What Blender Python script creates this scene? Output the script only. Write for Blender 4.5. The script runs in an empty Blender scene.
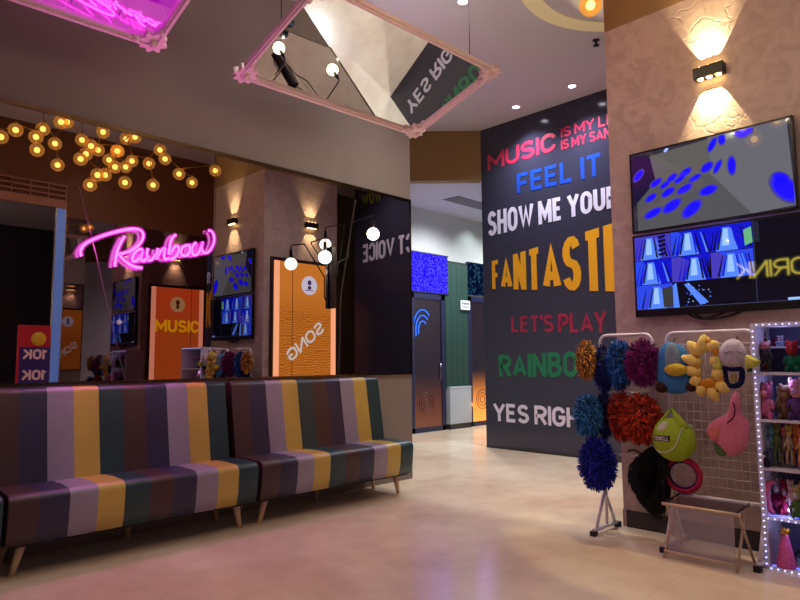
import bpy, bmesh, math, random
from mathutils import Vector, Matrix
random.seed(7)
COL = bpy.context.scene.collection
PI = math.pi
R = math.radians

# ------------------------------------------------------------------ camera
FPX = 627.82
YAW, PITCH, ROLL = R(45.1817), R(5.5377), R(-0.42)
CAM = Vector((0, 0, 1.3))
cf = Vector((math.cos(YAW)*math.cos(PITCH), math.sin(YAW)*math.cos(PITCH), math.sin(PITCH)))
cr0 = Vector((math.sin(YAW), -math.cos(YAW), 0)); cu0 = cr0.cross(cf)
cr = math.cos(ROLL)*cr0 + math.sin(ROLL)*cu0
cu = -math.sin(ROLL)*cr0 + math.cos(ROLL)*cu0
cd = bpy.data.cameras.new('camera'); cam = bpy.data.objects.new('camera', cd); COL.objects.link(cam)
cd.sensor_width = 36; cd.lens = FPX/800*36; cd.clip_end = 100; cd.clip_start = .02
M = Matrix((cr, cu, -cf)).transposed().to_4x4(); M.translation = CAM
cam.matrix_world = M
bpy.context.scene.camera = cam

def at(x, y, axis, val):
    """where the sight line measured at (x, y) in the photo meets a real plane"""
    d = cf + cr*((x-400)/FPX) - cu*((y-300)/FPX)
    i = 'XYZ'.index(axis)
    return CAM + d*((val-CAM[i])/d[i])
W = 4.96            # mirror plane
PX = 4.808          # pillar face
DX = 7.674          # lettered wall
CEIL = 4.9
def mat_(x, y, axis, val):   # same, for something seen by way of the wall mirror
    v = 2*W-val if axis == 'Y' else val
    p = at(x, y, axis, v); p.y = 2*W-p.y
    return p

# ------------------------------------------------------------------ materials
def srgb(r, g, b):
    f = lambda c: ((c/255)/12.92 if c/255 <= .04045 else ((c/255+.055)/1.055)**2.4)
    return (f(r), f(g), f(b), 1)
MATS = {}
def pbr(name, rgb, rough=.6, metal=0, spec=.5, emit=None, es=0, coat=0, bump=None, noise=None, trans=0, alpha=1):
    if name in MATS: return MATS[name]
    m = bpy.data.materials.new(name); m.use_nodes = True; nt = m.node_tree; b = nt.nodes['Principled BSDF']
    b.inputs['Base Color'].default_value = srgb(*rgb); b.inputs['Roughness'].default_value = rough
    b.inputs['Metallic'].default_value = metal; b.inputs['Specular IOR Level'].default_value = spec
    b.inputs['Coat Weight'].default_value = coat; b.inputs['Transmission Weight'].default_value = trans
    b.inputs['Alpha'].default_value = alpha
    if emit: b.inputs['Emission Color'].default_value = srgb(*emit); b.inputs['Emission Strength'].default_value = es
    tc = nt.nodes.new('ShaderNodeTexCoord')
    if noise:   # (scale, rgb2, amount)
        n = nt.nodes.new('ShaderNodeTexNoise'); n.inputs['Scale'].default_value = noise[0]; n.inputs['Detail'].default_value = 4
        nt.links.new(tc.outputs['Object'], n.inputs['Vector'])
        r = nt.nodes.new('ShaderNodeValToRGB'); r.color_ramp.elements[0].position = .5-noise[2]; r.color_ramp.elements[1].position = .5+noise[2]
        r.color_ramp.elements[0].color = srgb(*rgb); r.color_ramp.elements[1].color = srgb(*noise[1])
        nt.links.new(n.outputs['Fac'], r.inputs['Fac']); nt.links.new(r.outputs['Color'], b.inputs['Base Color'])
    if bump:    # (scale, strength)
        n = nt.nodes.new('ShaderNodeTexNoise'); n.inputs['Scale'].default_value = bump[0]; n.inputs['Detail'].default_value = 3
        nt.links.new(tc.outputs['Object'], n.inputs['Vector'])
        bp = nt.nodes.new('ShaderNodeBump'); bp.inputs['Strength'].default_value = bump[1]; bp.inputs['Distance'].default_value = .01
        nt.links.new(n.outputs['Fac'], bp.inputs['Height']); nt.links.new(bp.outputs['Normal'], b.inputs['Normal'])
    MATS[name] = m; return m
def glow(name, rgb, s):
    if name in MATS: return MATS[name]
    m = bpy.data.materials.new(name); m.use_nodes = True; nt = m.node_tree; nt.nodes.clear()
    e = nt.nodes.new('ShaderNodeEmission'); e.inputs[0].default_value = srgb(*rgb); e.inputs[1].default_value = s
    o = nt.nodes.new('ShaderNodeOutputMaterial'); nt.links.new(e.outputs[0], o.inputs[0]); MATS[name] = m; return m
def mirror_mat(name, lin, rough=0.0):
    m = bpy.data.materials.new(name); m.use_nodes = True; nt = m.node_tree; nt.nodes.clear()
    g = nt.nodes.new('ShaderNodeBsdfGlossy'); g.inputs['Color'].default_value = (*lin, 1); g.inputs['Roughness'].default_value = rough
    o = nt.nodes.new('ShaderNodeOutputMaterial'); nt.links.new(g.outputs[0], o.inputs[0]); return m
def glassy(name, rgb, tmix, erg=None, es=0, rough=.05):
    """thin coloured glass: transparent tint + gloss + optional faint glow"""
    m = bpy.data.materials.new(name); m.use_nodes = True; nt = m.node_tree; nt.nodes.clear(); N = nt.nodes.new; L = nt.links.new
    t = N('ShaderNodeBsdfTransparent'); t.inputs[0].default_value = srgb(*rgb)
    g = N('ShaderNodeBsdfGlossy'); g.inputs['Roughness'].default_value = rough; g.inputs['Color'].default_value = srgb(*rgb)
    mx = N('ShaderNodeMixShader'); mx.inputs[0].default_value = tmix; L(t.outputs[0], mx.inputs[1]); L(g.outputs[0], mx.inputs[2])
    o = N('ShaderNodeOutputMaterial')
    if erg:
        e = N('ShaderNodeEmission'); e.inputs[0].default_value = srgb(*erg); e.inputs[1].default_value = es
        a = N('ShaderNodeAddShader'); L(mx.outputs[0], a.inputs[0]); L(e.outputs[0], a.inputs[1]); L(a.outputs[0], o.inputs[0])
    else: L(mx.outputs[0], o.inputs[0])
    return m

# ------------------------------------------------------------------ mesh builder
class MB:
    def __init__(s): s.v = []; s.f = []; s.m = []; s.sm = []
    def add(s, vs, fs, mi=0, smooth=False):
        o = len(s.v); s.v += [tuple(v) for v in vs]
        for f in fs: s.f.append(tuple(i+o for i in f)); s.m.append(mi); s.sm.append(smooth)
        return s
    def box(s, a, b, mi=0):
        x0, y0, z0 = [min(p, q) for p, q in zip(a, b)]; x1, y1, z1 = [max(p, q) for p, q in zip(a, b)]
        vs = [(x0,y0,z0),(x1,y0,z0),(x1,y1,z0),(x0,y1,z0),(x0,y0,z1),(x1,y0,z1),(x1,y1,z1),(x0,y1,z1)]
        return s.add(vs, [(0,3,2,1),(4,5,6,7),(0,1,5,4),(1,2,6,5),(2,3,7,6),(3,0,4,7)], mi)
    def bar(s, p, q, w, h, mi=0, up=(0,0,1)):
        p = Vector(p); q = Vector(q); d = (q-p).normalized(); u = Vector(up)
        if abs(d.dot(u)) > .99: u = Vector((1,0,0))
        r = d.cross(u).normalized(); u = r.cross(d).normalized()
        vs = [c + r*(a*w/2) + u*(b*h/2) for c in (p, q) for a, b in ((-1,-1),(1,-1),(1,1),(-1,1))]
        return s.add(vs, [(3,2,1,0),(4,5,6,7),(0,1,5,4),(1,2,6,5),(2,3,7,6),(3,0,4,7)], mi)
    def tube(s, pts, r, n=10, mi=0, closed=False):
        pts = [Vector(p) for p in pts]; k = len(pts); rs = r if isinstance(r, (list, tuple)) else [r]*k
        vs = []; prev = None
        for i, p in enumerate(pts):
            if closed: d = pts[(i+1) % k]-pts[i-1]
            else: d = pts[min(i+1, k-1)]-pts[max(i-1, 0)]
            d.normalize()
            if prev is None:
                u = Vector((0,0,1)) if abs(d.z) < .9 else Vector((1,0,0)); a = d.cross(u).normalized()
            else:
                a = (prev - d*prev.dot(d)).normalized()
            prev = a; b = d.cross(a)
            for j in range(n):
                t = 2*PI*j/n; vs.append(p + (a*math.cos(t)+b*math.sin(t))*rs[i])
        fs = []
        for i in range(k if closed else k-1):
            for j in range(n):
                i2 = (i+1) % k; fs.append((i*n+j, i*n+(j+1) % n, i2*n+(j+1) % n, i2*n+j))
        s.add(vs, fs, mi, True)
        if not closed:
            o = len(s.v)-len(vs)
            s.f.append(tuple(o+j for j in reversed(range(n)))); s.m.append(mi); s.sm.append(False)
            s.f.append(tuple(o+(k-1)*n+j for j in range(n))); s.m.append(mi); s.sm.append(False)
        return s
    def ball(s, c, r, nu=16, nv=10, mi=0, rot=None):
        c = Vector(c); r = (r, r, r) if not isinstance(r, (tuple, list)) else r
        vs = []
        for i in range(nv+1):
            ph = PI*i/nv
            for j in range(nu):
                t = 2*PI*j/nu; p = Vector((r[0]*math.sin(ph)*math.cos(t), r[1]*math.sin(ph)*math.sin(t), r[2]*math.cos(ph)))
                if rot: p = rot @ p
                vs.append(c+p)
        fs = [(i*nu+j, (i+1)*nu+j, (i+1)*nu+(j+1) % nu, i*nu+(j+1) % nu) for i in range(nv) for j in range(nu)]
        return s.add(vs, fs, mi, True)
    def cone(s, p, q, r0, r1, n=16, mi=0): return s.tube([p, q], [r0, max(r1, .0005)], n, mi)
    def lathe(s, c, prof, n=20, mi=0, axis='Z'):
        vs = []
        for r, h in prof:
            for j in range(n):
                t = 2*PI*j/n; a, b = r*math.cos(t), r*math.sin(t)
                o = {'Z': (a, b, h), 'X': (h, a, b), 'Y': (a, h, b)}[axis]
                vs.append((c[0]+o[0], c[1]+o[1], c[2]+o[2]))
        k = len(prof)
        return s.add(vs, [(i*n+j, i*n+(j+1) % n, (i+1)*n+(j+1) % n, (i+1)*n+j) for i in range(k-1) for j in range(n)], mi, True)
    def poly(s, vs, mi=0): return s.add(vs, [tuple(range(len(vs)))], mi)
    def build(s, name, mats, parent=None, bevel=0, origin=None, sub=0):
        mats = mats if isinstance(mats, (list, tuple)) else [mats]
        o = Vector((0,0,0))
        q = parent
        while q is not None: o += q.location; q = q.parent
        o2 = Vector(origin) if origin is not None else Vector((0,0,0))
        me = bpy.data.meshes.new(name)
        me.from_pydata([Vector(v)-o-o2 for v in s.v], [], s.f)
        for m in mats: me.materials.append(m)
        me.polygons.foreach_set('material_index', s.m); me.polygons.foreach_set('use_smooth', s.sm)
        bm = bmesh.new(); bm.from_mesh(me); bmesh.ops.remove_doubles(bm, verts=bm.verts, dist=1e-6)
        bmesh.ops.recalc_face_normals(bm, faces=bm.faces); bm.to_mesh(me); bm.free(); me.update()
        ob = bpy.data.objects.new(name, me); COL.objects.link(ob); ob.parent = parent; ob.location = o2
        if bevel:
            md = ob.modifiers.new('b', 'BEVEL'); md.width = bevel; md.segments = 2; md.limit_method = 'ANGLE'
        if sub:
            md = ob.modifiers.new('s', 'SUBSURF'); md.levels = md.render_levels = sub
        return ob
def tag(o, label=None, cat=None, group=None, kind=None):
    if label: o['label'] = label
    if cat: o['category'] = cat
    if group: o['group'] = group
    if kind: o['kind'] = kind
    return o
def thing(name, loc, label, cat, group=None):
    o = bpy.data.objects.new(name, None); o.empty_display_size = .05; COL.objects.link(o); o.location = loc
    return tag(o, label, cat, group)
def struct(name, mb, mat, bevel=0): 
    o = mb.build(name, mat, None, bevel); o['kind'] = 'structure'; return o
def smooth_path(pts, n=6, closed=False):
    pts = [Vector(p) for p in pts]; k = len(pts); out = []
    rng = range(k if closed else k-1)
    for i in rng:
        g = lambda j: pts[j % k] if closed else pts[max(0, min(k-1, j))]
        a, b, c, d = g(i-1), g(i), g(i+1), g(i+2)
        for j in range(n):
            t = j/n
            out.append(.5*((2*b)+(c-a)*t+(2*a-5*b+4*c-d)*t*t+(3*b-a-3*c+d)*t**3))
    if not closed: out.append(pts[-1])
    return out
def AR(cx, cy, rx, ry, a0, a1, n=9): return [(cx+rx*math.cos(R(a0+(a1-a0)*i/n)), cy+ry*math.sin(R(a0+(a1-a0)*i/n))) for i in range(n+1)]
GLYPH = {   # width, strokes (centre lines in a unit box)
 'A': (.72, [[(0,0),(.5,1),(1,0)], [(.17,.26),(.83,.26)]]), 'B': (.62, [[(0,0),(0,1)]+AR(.5,.76,.42,.24,90,-90)+[(0,.52)], [(0,.52)]+AR(.5,.26,.5,.26,90,-90)+[(0,0)]]),
 'C': (.62, [AR(.5,.68,.5,.32,8,180)+AR(.5,.32,.5,.32,180,352)]), 'D': (.64, [[(0,0),(0,1),(.4,1)]+AR(.5,.68,.5,.32,90,0)+AR(.5,.32,.5,.32,0,-90)+[(.4,0),(-.08,0)]]),
 'E': (.54, [[(1,1),(0,1),(0,0),(1,0)], [(0,.52),(.88,.52)]]), 'F': (.54, [[(1,1),(0,1),(0,-.09)], [(0,.48),(.88,.48)]]),
 'G': (.64, [AR(.5,.68,.5,.32,12,180)+AR(.5,.32,.5,.32,180,360)+[(1,.46),(.5,.46)]]), 'H': (.62, [[(0,-.1),(0,1.1)], [(1,-.1),(1,1.1)], [(0,.5),(1,.5)]]),
 'I': (.0, [[(.5,-.1),(.5,1.1)]]), 'K': (.64, [[(0,-.1),(0,1.1)], [(1,1.06),(.05,.38)], [(.32,.6),(1.05,-.06)]]), 'L': (.52, [[(0,1.1),(0,0),(1,0)]]),
 'M': (.84, [[(0,-.1),(0,1.1)], [(0,1.0),(.5,.28),(1,1.0)], [(1,-.1),(1,1.1)]]), 'N': (.66, [[(0,-.1),(0,1.1)], [(.0,1.02),(1,-.02)], [(1,-.1),(1,1.1)]]), 'O': (.64, [AR(.5,.68,.5,.32,0,180)+AR(.5,.32,.5,.32,180,360)+[(1,.72)]]),
 'P': (.62, [[(0,-.1),(0,1),(.4,1)]+AR(.5,.72,.5,.28,90,-90)+[(0,.44)]]), 'R': (.64, [[(0,-.1),(0,1),(.4,1)]+AR(.5,.73,.5,.27,90,-90)+[(0,.46)], [(.5,.46),(1.02,-.08)]]),
 'S': (.60, [AR(.5,.75,.47,.25,18,270)+AR(.5,.25,.5,.25,90,-162)]), 'T': (.60, [[(-.05,1),(1.05,1)], [(.5,1),(.5,-.1)]]), 'U': (.62, [[(0,1.1),(0,.32)]+AR(.5,.32,.5,.32,180,360)+[(1,1.1)]]),
 'V': (.70, [[(-.02,1.06),(.5,0),(1.02,1.06)]]), 'W': (1.05, [[(0,1.06),(.26,0),(.5,.86),(.74,0),(1,1.06)]]), 'Y': (.68, [[(-.03,1.06),(.5,.45),(1.03,1.06)], [(.5,.45),(.5,-.1)]]),
 "'": (.0, [[(.5,.74),(.5,1.1)]]), '1': (.3, [[(0,.8),(1,1),(1,-.1)]]), '0': (.60, [AR(.5,.68,.5,.32,0,180)+AR(.5,.32,.5,.32,180,360)+[(1,.72)]]), ' ': (.12, [])}
def lettering(txt, fn, mat, parent, name='lettering', bold=.02, th=None):
    """flat stroke-drawn capitals; fn maps (u, v) in the unit box of the word to a point"""
    P_ = [Vector(fn(u, v)) for u, v in ((0,.5),(1,.5),(.5,0),(.5,1),(.5,.5))]
    asp = (P_[1]-P_[0]).length/(P_[3]-P_[2]).length; nrm = (P_[1]-P_[0]).cross(P_[3]-P_[2]).normalized()
    th = th or .15+bold*1.3; gap = .07
    nat = sum((GLYPH[c][0]+th)*(.72 if c == ' ' else 1) for c in txt)+gap*(len(txt)-1); k_ = asp/nat
    mb = MB(); x = 0; li = 0
    for c in txt:
        w_, st = GLYPH[c]
        for sidx, pl in enumerate(st):
            t2 = min(th, .40*(max(w_, .60)+th)*k_)
            x0 = x*k_+t2/2; ww = max(0, (w_+th)*k_-t2)
            q = [Vector((x0+px_*ww if w_ > 0 else (x+th/2)*k_, min(1, max(0, t2/2+py_*(1-t2))) if (py_ < -.05 or py_ > 1.05) else t2/2+py_*(1-t2))) for px_, py_ in pl]
            q = [p for n_, p in enumerate(q) if n_ == 0 or (p-q[n_-1]).length > 1e-4]; L_, R_ = [], []
            for a in range(len(q)):
                d0 = (q[a]-q[a-1]).normalized() if a else None; d1 = (q[a+1]-q[a]).normalized() if a < len(q)-1 else None
                d0 = d0 or d1; d1 = d1 or d0
                n0, n1 = Vector((-d0.y, d0.x)), Vector((-d1.y, d1.x)); m_ = n0+n1
                m_ = n0 if m_.length < .05 else m_.normalized()
                sc = t2/2/max(.42, m_.dot(n0)); L_.append(q[a]+m_*sc); R_.append(q[a]-m_*sc)
            off = nrm*(.0006*(sidx % 3))
            cl = lambda p: (p.x/asp, min(1, max(0, p.y)))
            vs = [Vector(fn(*cl(p)))+off for pr_ in zip(L_, R_) for p in pr_]
            mb.add(vs, [(2*a, 2*a+1, 2*a+3, 2*a+2) for a in range(len(q)-1)])
        x += (w_+th)*(.72 if c == ' ' else 1)+gap
    ob = mb.build(name, mat, parent); return ob
def spot(name, loc, tgt, energy, col, size, blend=.15, rad=.03):
    l = bpy.data.lights.new(name, 'SPOT'); l.energy = energy; l.color = col; l.spot_size = R(size); l.spot_blend = blend; l.shadow_soft_size = rad
    o = bpy.data.objects.new(name, l); COL.objects.link(o); o.location = loc
    o.rotation_euler = (Vector(tgt)-Vector(loc)).to_track_quat('-Z', 'Y').to_euler(); return o
def point(name, loc, energy, col, rad=.05):
    rad = 0   # stands in for a modelled glowing object, but the mall fill points have none
    l = bpy.data.lights.new(name, 'POINT'); l.energy = energy; l.color = col; l.shadow_soft_size = rad
    o = bpy.data.objects.new(name, l); COL.objects.link(o); o.location = loc; return o

# ------------------------------------------------------------------ base materials
def floor_material():
    m = bpy.data.materials.new('polished_stone_floor'); m.use_nodes = True; nt = m.node_tree; N = nt.nodes.new; L = nt.links.new
    b = nt.nodes['Principled BSDF']; tc = N('ShaderNodeTexCoord')
    n1 = N('ShaderNodeTexNoise'); n1.inputs['Scale'].default_value = .9; n1.inputs['Detail'].default_value = 5; n1.inputs['Distortion'].default_value = .6
    n2 = N('ShaderNodeTexNoise'); n2.inputs['Scale'].default_value = 5; n2.inputs['Detail'].default_value = 6
    L(tc.outputs['Object'], n1.inputs[0]); L(tc.outputs['Object'], n2.inputs[0])
    r1 = N('ShaderNodeValToRGB'); r1.color_ramp.elements[0].color = srgb(232,216,188); r1.color_ramp.elements[1].color = srgb(216,192,164)
    r1.color_ramp.elements[0].position = .35; r1.color_ramp.elements[1].position = .65
    L(n1.outputs['Fac'], r1.inputs[0])
    mx = N('ShaderNodeMixRGB'); mx.blend_type = 'MULTIPLY'; mx.inputs[0].default_value = .35
    r2 = N('ShaderNodeValToRGB'); r2.color_ramp.elements[0].color = (.72,.70,.68,1); r2.color_ramp.elements[0].position = .3; r2.color_ramp.elements[1].position = .6
    L(n2.outputs['Fac'], r2.inputs[0]); L(r1.outputs[0], mx.inputs[1]); L(r2.outputs[0], mx.inputs[2])
    br = N('ShaderNodeTexBrick'); br.offset = 0; br.inputs['Scale'].default_value = 1; br.inputs['Brick Width'].default_value = .8; br.inputs['Row Height'].default_value = .8
    br.inputs['Mortar Size'].default_value = .002; br.inputs['Color1'].default_value = (1,1,1,1); br.inputs['Color2'].default_value = (.96,.96,.96,1); br.inputs['Mortar'].default_value = (.82,.8,.78,1)
    L(tc.outputs['Object'], br.inputs['Vector'])
    m2 = N('ShaderNodeMixRGB'); m2.blend_type = 'MULTIPLY'; m2.inputs[0].default_value = 1; L(mx.outputs[0], m2.inputs[1]); L(br.outputs[0], m2.inputs[2])
    L(m2.outputs[0], b.inputs['Base Color']); b.inputs['Roughness'].default_value = .22; b.inputs['Specular IOR Level'].default_value = .55
    return m
def pillar_material():
    m = bpy.data.materials.new('textured_pillar_paper'); m.use_nodes = True; nt = m.node_tree; N = nt.nodes.new; L = nt.links.new
    b = nt.nodes['Principled BSDF']; tc = N('ShaderNodeTexCoord')
    n1 = N('ShaderNodeTexNoise'); n1.inputs['Scale'].default_value = 6; n1.inputs['Detail'].default_value = 6; n1.inputs['Distortion'].default_value = 1.5
    L(tc.outputs['Object'], n1.inputs[0])
    r = N('ShaderNodeValToRGB'); r.color_ramp.elements[0].color = srgb(172,152,142); r.color_ramp.elements[1].color = srgb(186,167,156)
    r.color_ramp.elements[0].position = .38; r.color_ramp.elements[1].position = .6
    L(n1.outputs['Fac'], r.inputs[0]); L(r.outputs[0], b.inputs['Base Color'])
    vo = N('ShaderNodeTexVoronoi'); vo.feature = 'DISTANCE_TO_EDGE'; vo.inputs['Scale'].default_value = 5.5
    ad = N('ShaderNodeVectorMath'); ad.operation = 'ADD'; n3 = N('ShaderNodeTexNoise'); n3.inputs['Scale'].default_value = 9
    mu = N('ShaderNodeVectorMath'); mu.operation = 'SCALE'; mu.inputs['Scale'].default_value = .12
    L(tc.outputs['Object'], n3.inputs[0]); L(n3.outputs['Color'], mu.inputs[0]); L(tc.outputs['Object'], ad.inputs[0]); L(mu.outputs[0], ad.inputs[1]); L(ad.outputs[0], vo.inputs['Vector'])
    mr = N('ShaderNodeMapRange'); mr.inputs['From Max'].default_value = .04; L(vo.outputs['Distance'], mr.inputs['Value'])
    sb = N('ShaderNodeMath'); sb.operation = 'ADD'; L(mr.outputs[0], sb.inputs[0]); L(n1.outputs['Fac'], sb.inputs[1])
    bp = N('ShaderNodeBump'); bp.inputs['Strength'].default_value = .22; bp.inputs['Distance'].default_value = .008
    L(sb.outputs[0], bp.inputs['Height']); L(bp.outputs[0], b.inputs['Normal'])
    b.inputs['Roughness'].default_value = .42
    return m
def dark_wall_material():
    m = pbr('printed_dark_vinyl', (55, 55, 74), .14, spec=.5)
    return m
def board_material(name, a, c):
    m = bpy.data.materials.new(name); m.use_nodes = True; nt = m.node_tree; nt.nodes.clear(); N = nt.nodes.new; L = nt.links.new
    tc = N('ShaderNodeTexCoord'); w = N('ShaderNodeTexWave'); w.inputs['Scale'].default_value = 9; w.inputs['Distortion'].default_value = 9; w.bands_direction = 'Z'
    w.inputs['Detail'].default_value = 3; L(tc.outputs['Object'], w.inputs[0])
    sx = N('ShaderNodeSeparateXYZ'); L(tc.outputs['Object'], sx.inputs[0])
    mr = N('ShaderNodeMapRange'); mr.inputs['From Min'].default_value = 1.5; mr.inputs['From Max'].default_value = 1.1; L(sx.outputs['Z'], mr.inputs['Value'])
    mu = N('ShaderNodeMath'); mu.operation = 'MULTIPLY'; L(w.outputs['Fac'], mu.inputs[0]); L(mr.outputs[0], mu.inputs[1])
    mx = N('ShaderNodeMixRGB'); mx.inputs[1].default_value = srgb(*a); mx.inputs[2].default_value = srgb(*c); L(mu.outputs[0], mx.inputs[0])
    e = N('ShaderNodeEmission'); e.inputs[1].default_value = 1.6; L(mx.outputs[0], e.inputs[0]); o = N('ShaderNodeOutputMaterial'); L(e.outputs[0], o.inputs[0])
    return m
def led_pattern(name, a, b_, s, scale):
    m = bpy.data.materials.new(name); m.use_nodes = True; nt = m.node_tree; nt.nodes.clear(); N = nt.nodes.new; L = nt.links.new
    tc = N('ShaderNodeTexCoord'); v = N('ShaderNodeTexVoronoi'); v.inputs['Scale'].default_value = scale; L(tc.outputs['Object'], v.inputs['Vector'])
    r = N('ShaderNodeValToRGB'); r.color_ramp.elements[0].color = srgb(*a); r.color_ramp.elements[1].color = srgb(*b_)
    r.color_ramp.elements[0].position = .25; r.color_ramp.elements[1].position = .55
    L(v.outputs['Distance'], r.inputs[0]); e = N('ShaderNodeEmission'); e.inputs[1].default_value = s; L(r.outputs[0], e.inputs[0])
    o = N('ShaderNodeOutputMaterial'); L(e.outputs[0], o.inputs[0]); return m
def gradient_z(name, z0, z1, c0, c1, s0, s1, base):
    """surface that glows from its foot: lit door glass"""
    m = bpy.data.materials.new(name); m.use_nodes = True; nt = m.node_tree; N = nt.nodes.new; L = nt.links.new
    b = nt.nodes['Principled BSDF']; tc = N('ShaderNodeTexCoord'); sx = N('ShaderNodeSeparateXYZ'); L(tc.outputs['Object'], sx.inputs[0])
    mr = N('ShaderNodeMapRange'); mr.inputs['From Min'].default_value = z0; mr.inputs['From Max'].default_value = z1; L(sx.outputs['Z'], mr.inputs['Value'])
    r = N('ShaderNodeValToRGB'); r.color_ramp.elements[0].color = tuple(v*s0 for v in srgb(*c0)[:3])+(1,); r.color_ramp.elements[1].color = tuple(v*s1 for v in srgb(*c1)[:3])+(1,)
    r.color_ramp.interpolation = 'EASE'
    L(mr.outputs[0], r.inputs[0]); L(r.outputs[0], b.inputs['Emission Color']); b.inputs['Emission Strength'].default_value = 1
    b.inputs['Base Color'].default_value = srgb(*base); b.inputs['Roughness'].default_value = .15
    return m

m_floor = floor_material(); m_pillar = pillar_material(); m_dark = dark_wall_material()
m_wall = pbr('warm_grey_paint', (122, 112, 104), .7, bump=(40, .05))
m_ceil = pbr('ceiling_paint', (202, 197, 206), .8)
m_brown = pbr('brown_band_paint', (140, 112, 68), .7)
m_hall = pbr('hall_paint', (176, 178, 176), .7)
m_black = pbr('black_metal', (22, 21, 22), .35, metal=.3)
m_white = pbr('white_coated_metal', (214, 208, 216), .4)
m_rubber = pbr('black_rubber', (16, 16, 18), .7)
m_brass = pbr('brass', (170, 130, 62), .28, metal=1)
m_mirror = mirror_mat('tinted_wall_mirror', (.42, .38, .38))
m_clear_mirror = mirror_mat('silver_mirror', (.80, .80, .80), .01)
m_gold_bevel = pbr('bevelled_gold_edge', (96, 82, 62), .25, metal=1, bump=(9, .6))
m_base = pbr('dark_skirting', (48, 42, 46), .4)
m_mall = pbr('dim_mall_surface', (62, 54, 62), .5)
m_glassdark = pbr('dark_glass', (12, 12, 20), .06)

# ------------------------------------------------------------------ setting
struct('floor', MB().box((-6, -9, -.1), (13, 9, 0)), m_floor)
struct('ceiling', MB().box((-6, -9, CEIL), (13, 9, CEIL+.1)), m_ceil)
struct('wall_left', MB().box((-1.4, W+.012, 0), (5.118, W+.2, CEIL)), m_wall)
struct('wall_entrance', MB().box((-1.6, -9, 0), (-1.4, 5.16, CEIL)), m_wall)
# lettered wall
wd = struct('wall_back', MB().box((DX, .98, .0), (DX+.12, 5.9, CEIL)), m_dark)
struct('trim_1', MB().box((DX-.004, .98, 0), (DX, 5.9, .035)), pbr('wall_foot', (40, 40, 44), .5))
def rowfn(y0, y1, zb0, zt0, zb1, zt1):
    return lambda u, v: (DX-.004, y0+(y1-y0)*u, (zb0+(zb1-zb0)*u)*(1-v)+(zt0+(zt1-zt0)*u)*v)
def vin(n, c): return pbr('vinyl_'+n, c, .35)
v_red, v_blue, v_wh, v_yel, v_mag, v_grn = vin('red', (204, 44, 82)), vin('blue', (24, 74, 188)), vin('white', (220, 218, 240)), vin('yellow', (234, 168, 26)), vin('magenta', (156, 34, 70)), vin('green', (24, 122, 80))
lettering('MUSIC', rowfn(5.77, 4.56, 4.22, 4.475, 4.255, 4.535), v_red, wd, bold=.035)
lettering('IS MY LIFE', rowfn(4.48, 3.52, 4.41, 4.555, 4.40, 4.555), v_red, wd)
lettering('IS MY SANITY', rowfn(4.48, 3.50, 4.235, 4.375, 4.225, 4.375), v_red, wd)
lettering('FEEL IT', rowfn(5.24, 3.88, 3.755, 4.055, 3.745, 4.06), v_blue, wd, bold=.03)
lettering('SHOW ME YOUR', rowfn(5.79, 3.66, 3.19, 3.575, 3.28, 3.57), v_wh, wd, bold=.02)
lettering('PERFECT VOICE', rowfn(3.52, 1.2, 3.20, 3.54, 3.12, 3.46), v_wh, wd, bold=.02)
fant = rowfn(5.73, 3.42, 2.375, 2.80, 2.14, 3.12)
lettering('FANTASTIC', lambda u, v: fant((.42*u+.28*u*u)/.70, v), v_yel, wd, bold=.05)
lettering("LET'S PLAY", rowfn(5.40, 3.90, 1.71, 1.935, 1.645, 1.935), v_mag, wd)
lettering('RAINBOW', rowfn(5.64, 3.98, 1.05, 1.376, 1.07, 1.43), v_grn, wd, bold=.03)
lettering('YES RIGHT', rowfn(5.76, 4.12, .40, .665, .385, .655), v_wh, wd, bold=.03)
lettering('WOW', rowfn(1.75, 1.2, 4.2, 4.43, 4.2, 4.43), pbr('vinyl_lime', (150, 170, 40), .35), wd)
t = thing('led_edge_strip', (DX+.06, 5.9, .9), 'violet glowing light strip on the left edge of the lettered wall', 'light')
MB().box((DX+.02, 5.9, .95), (DX+.06, 5.912, 2.62)).build('strip', glow('violet_strip', (140, 130, 255), 1.6), t)
# pillar and its brown band
PY1, PY0, PX2 = 2.365, .90, 6.126
pil = struct('wall_pillar', MB().box((PX, PY0, 0), (PX2, PY1, 4.05)), m_pillar)
struct('trim_2', MB().box((PX, PY0, 4.05), (PX2, PY1, CEIL)), m_brown)
struct('baseboard_pillar', MB().box((PX-.006, PY0, 0), (PX, PY1-.025, .13)).box((PX, PY1, 0), (PX2, PY1+.006, .13)), m_base)
# diagonal header over the corridor
k = Vector((DX, 5.9, 0)); e = Vector((-.709, .705, 0)); n = Vector((.705, .709, 0))*.15
a, b = k, k+e*3.0
mb = MB()
for z0, z1, mt in ((4.10, CEIL, 0),):
    vs = [a+Vector((0,0,z0)), b+Vector((0,0,z0)), b+n+Vector((0,0,z0)), a+n+Vector((0,0,z0)), a+Vector((0,0,z1)), b+Vector((0,0,z1)), b+n+Vector((0,0,z1)), a+n+Vector((0,0,z1))]
    mb.add(vs, [(0,3,2,1),(4,5,6,7),(0,1,5,4),(1,2,6,5),(2,3,7,6),(3,0,4,7)], mt)
struct('trim_3', mb, m_brown)
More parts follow.
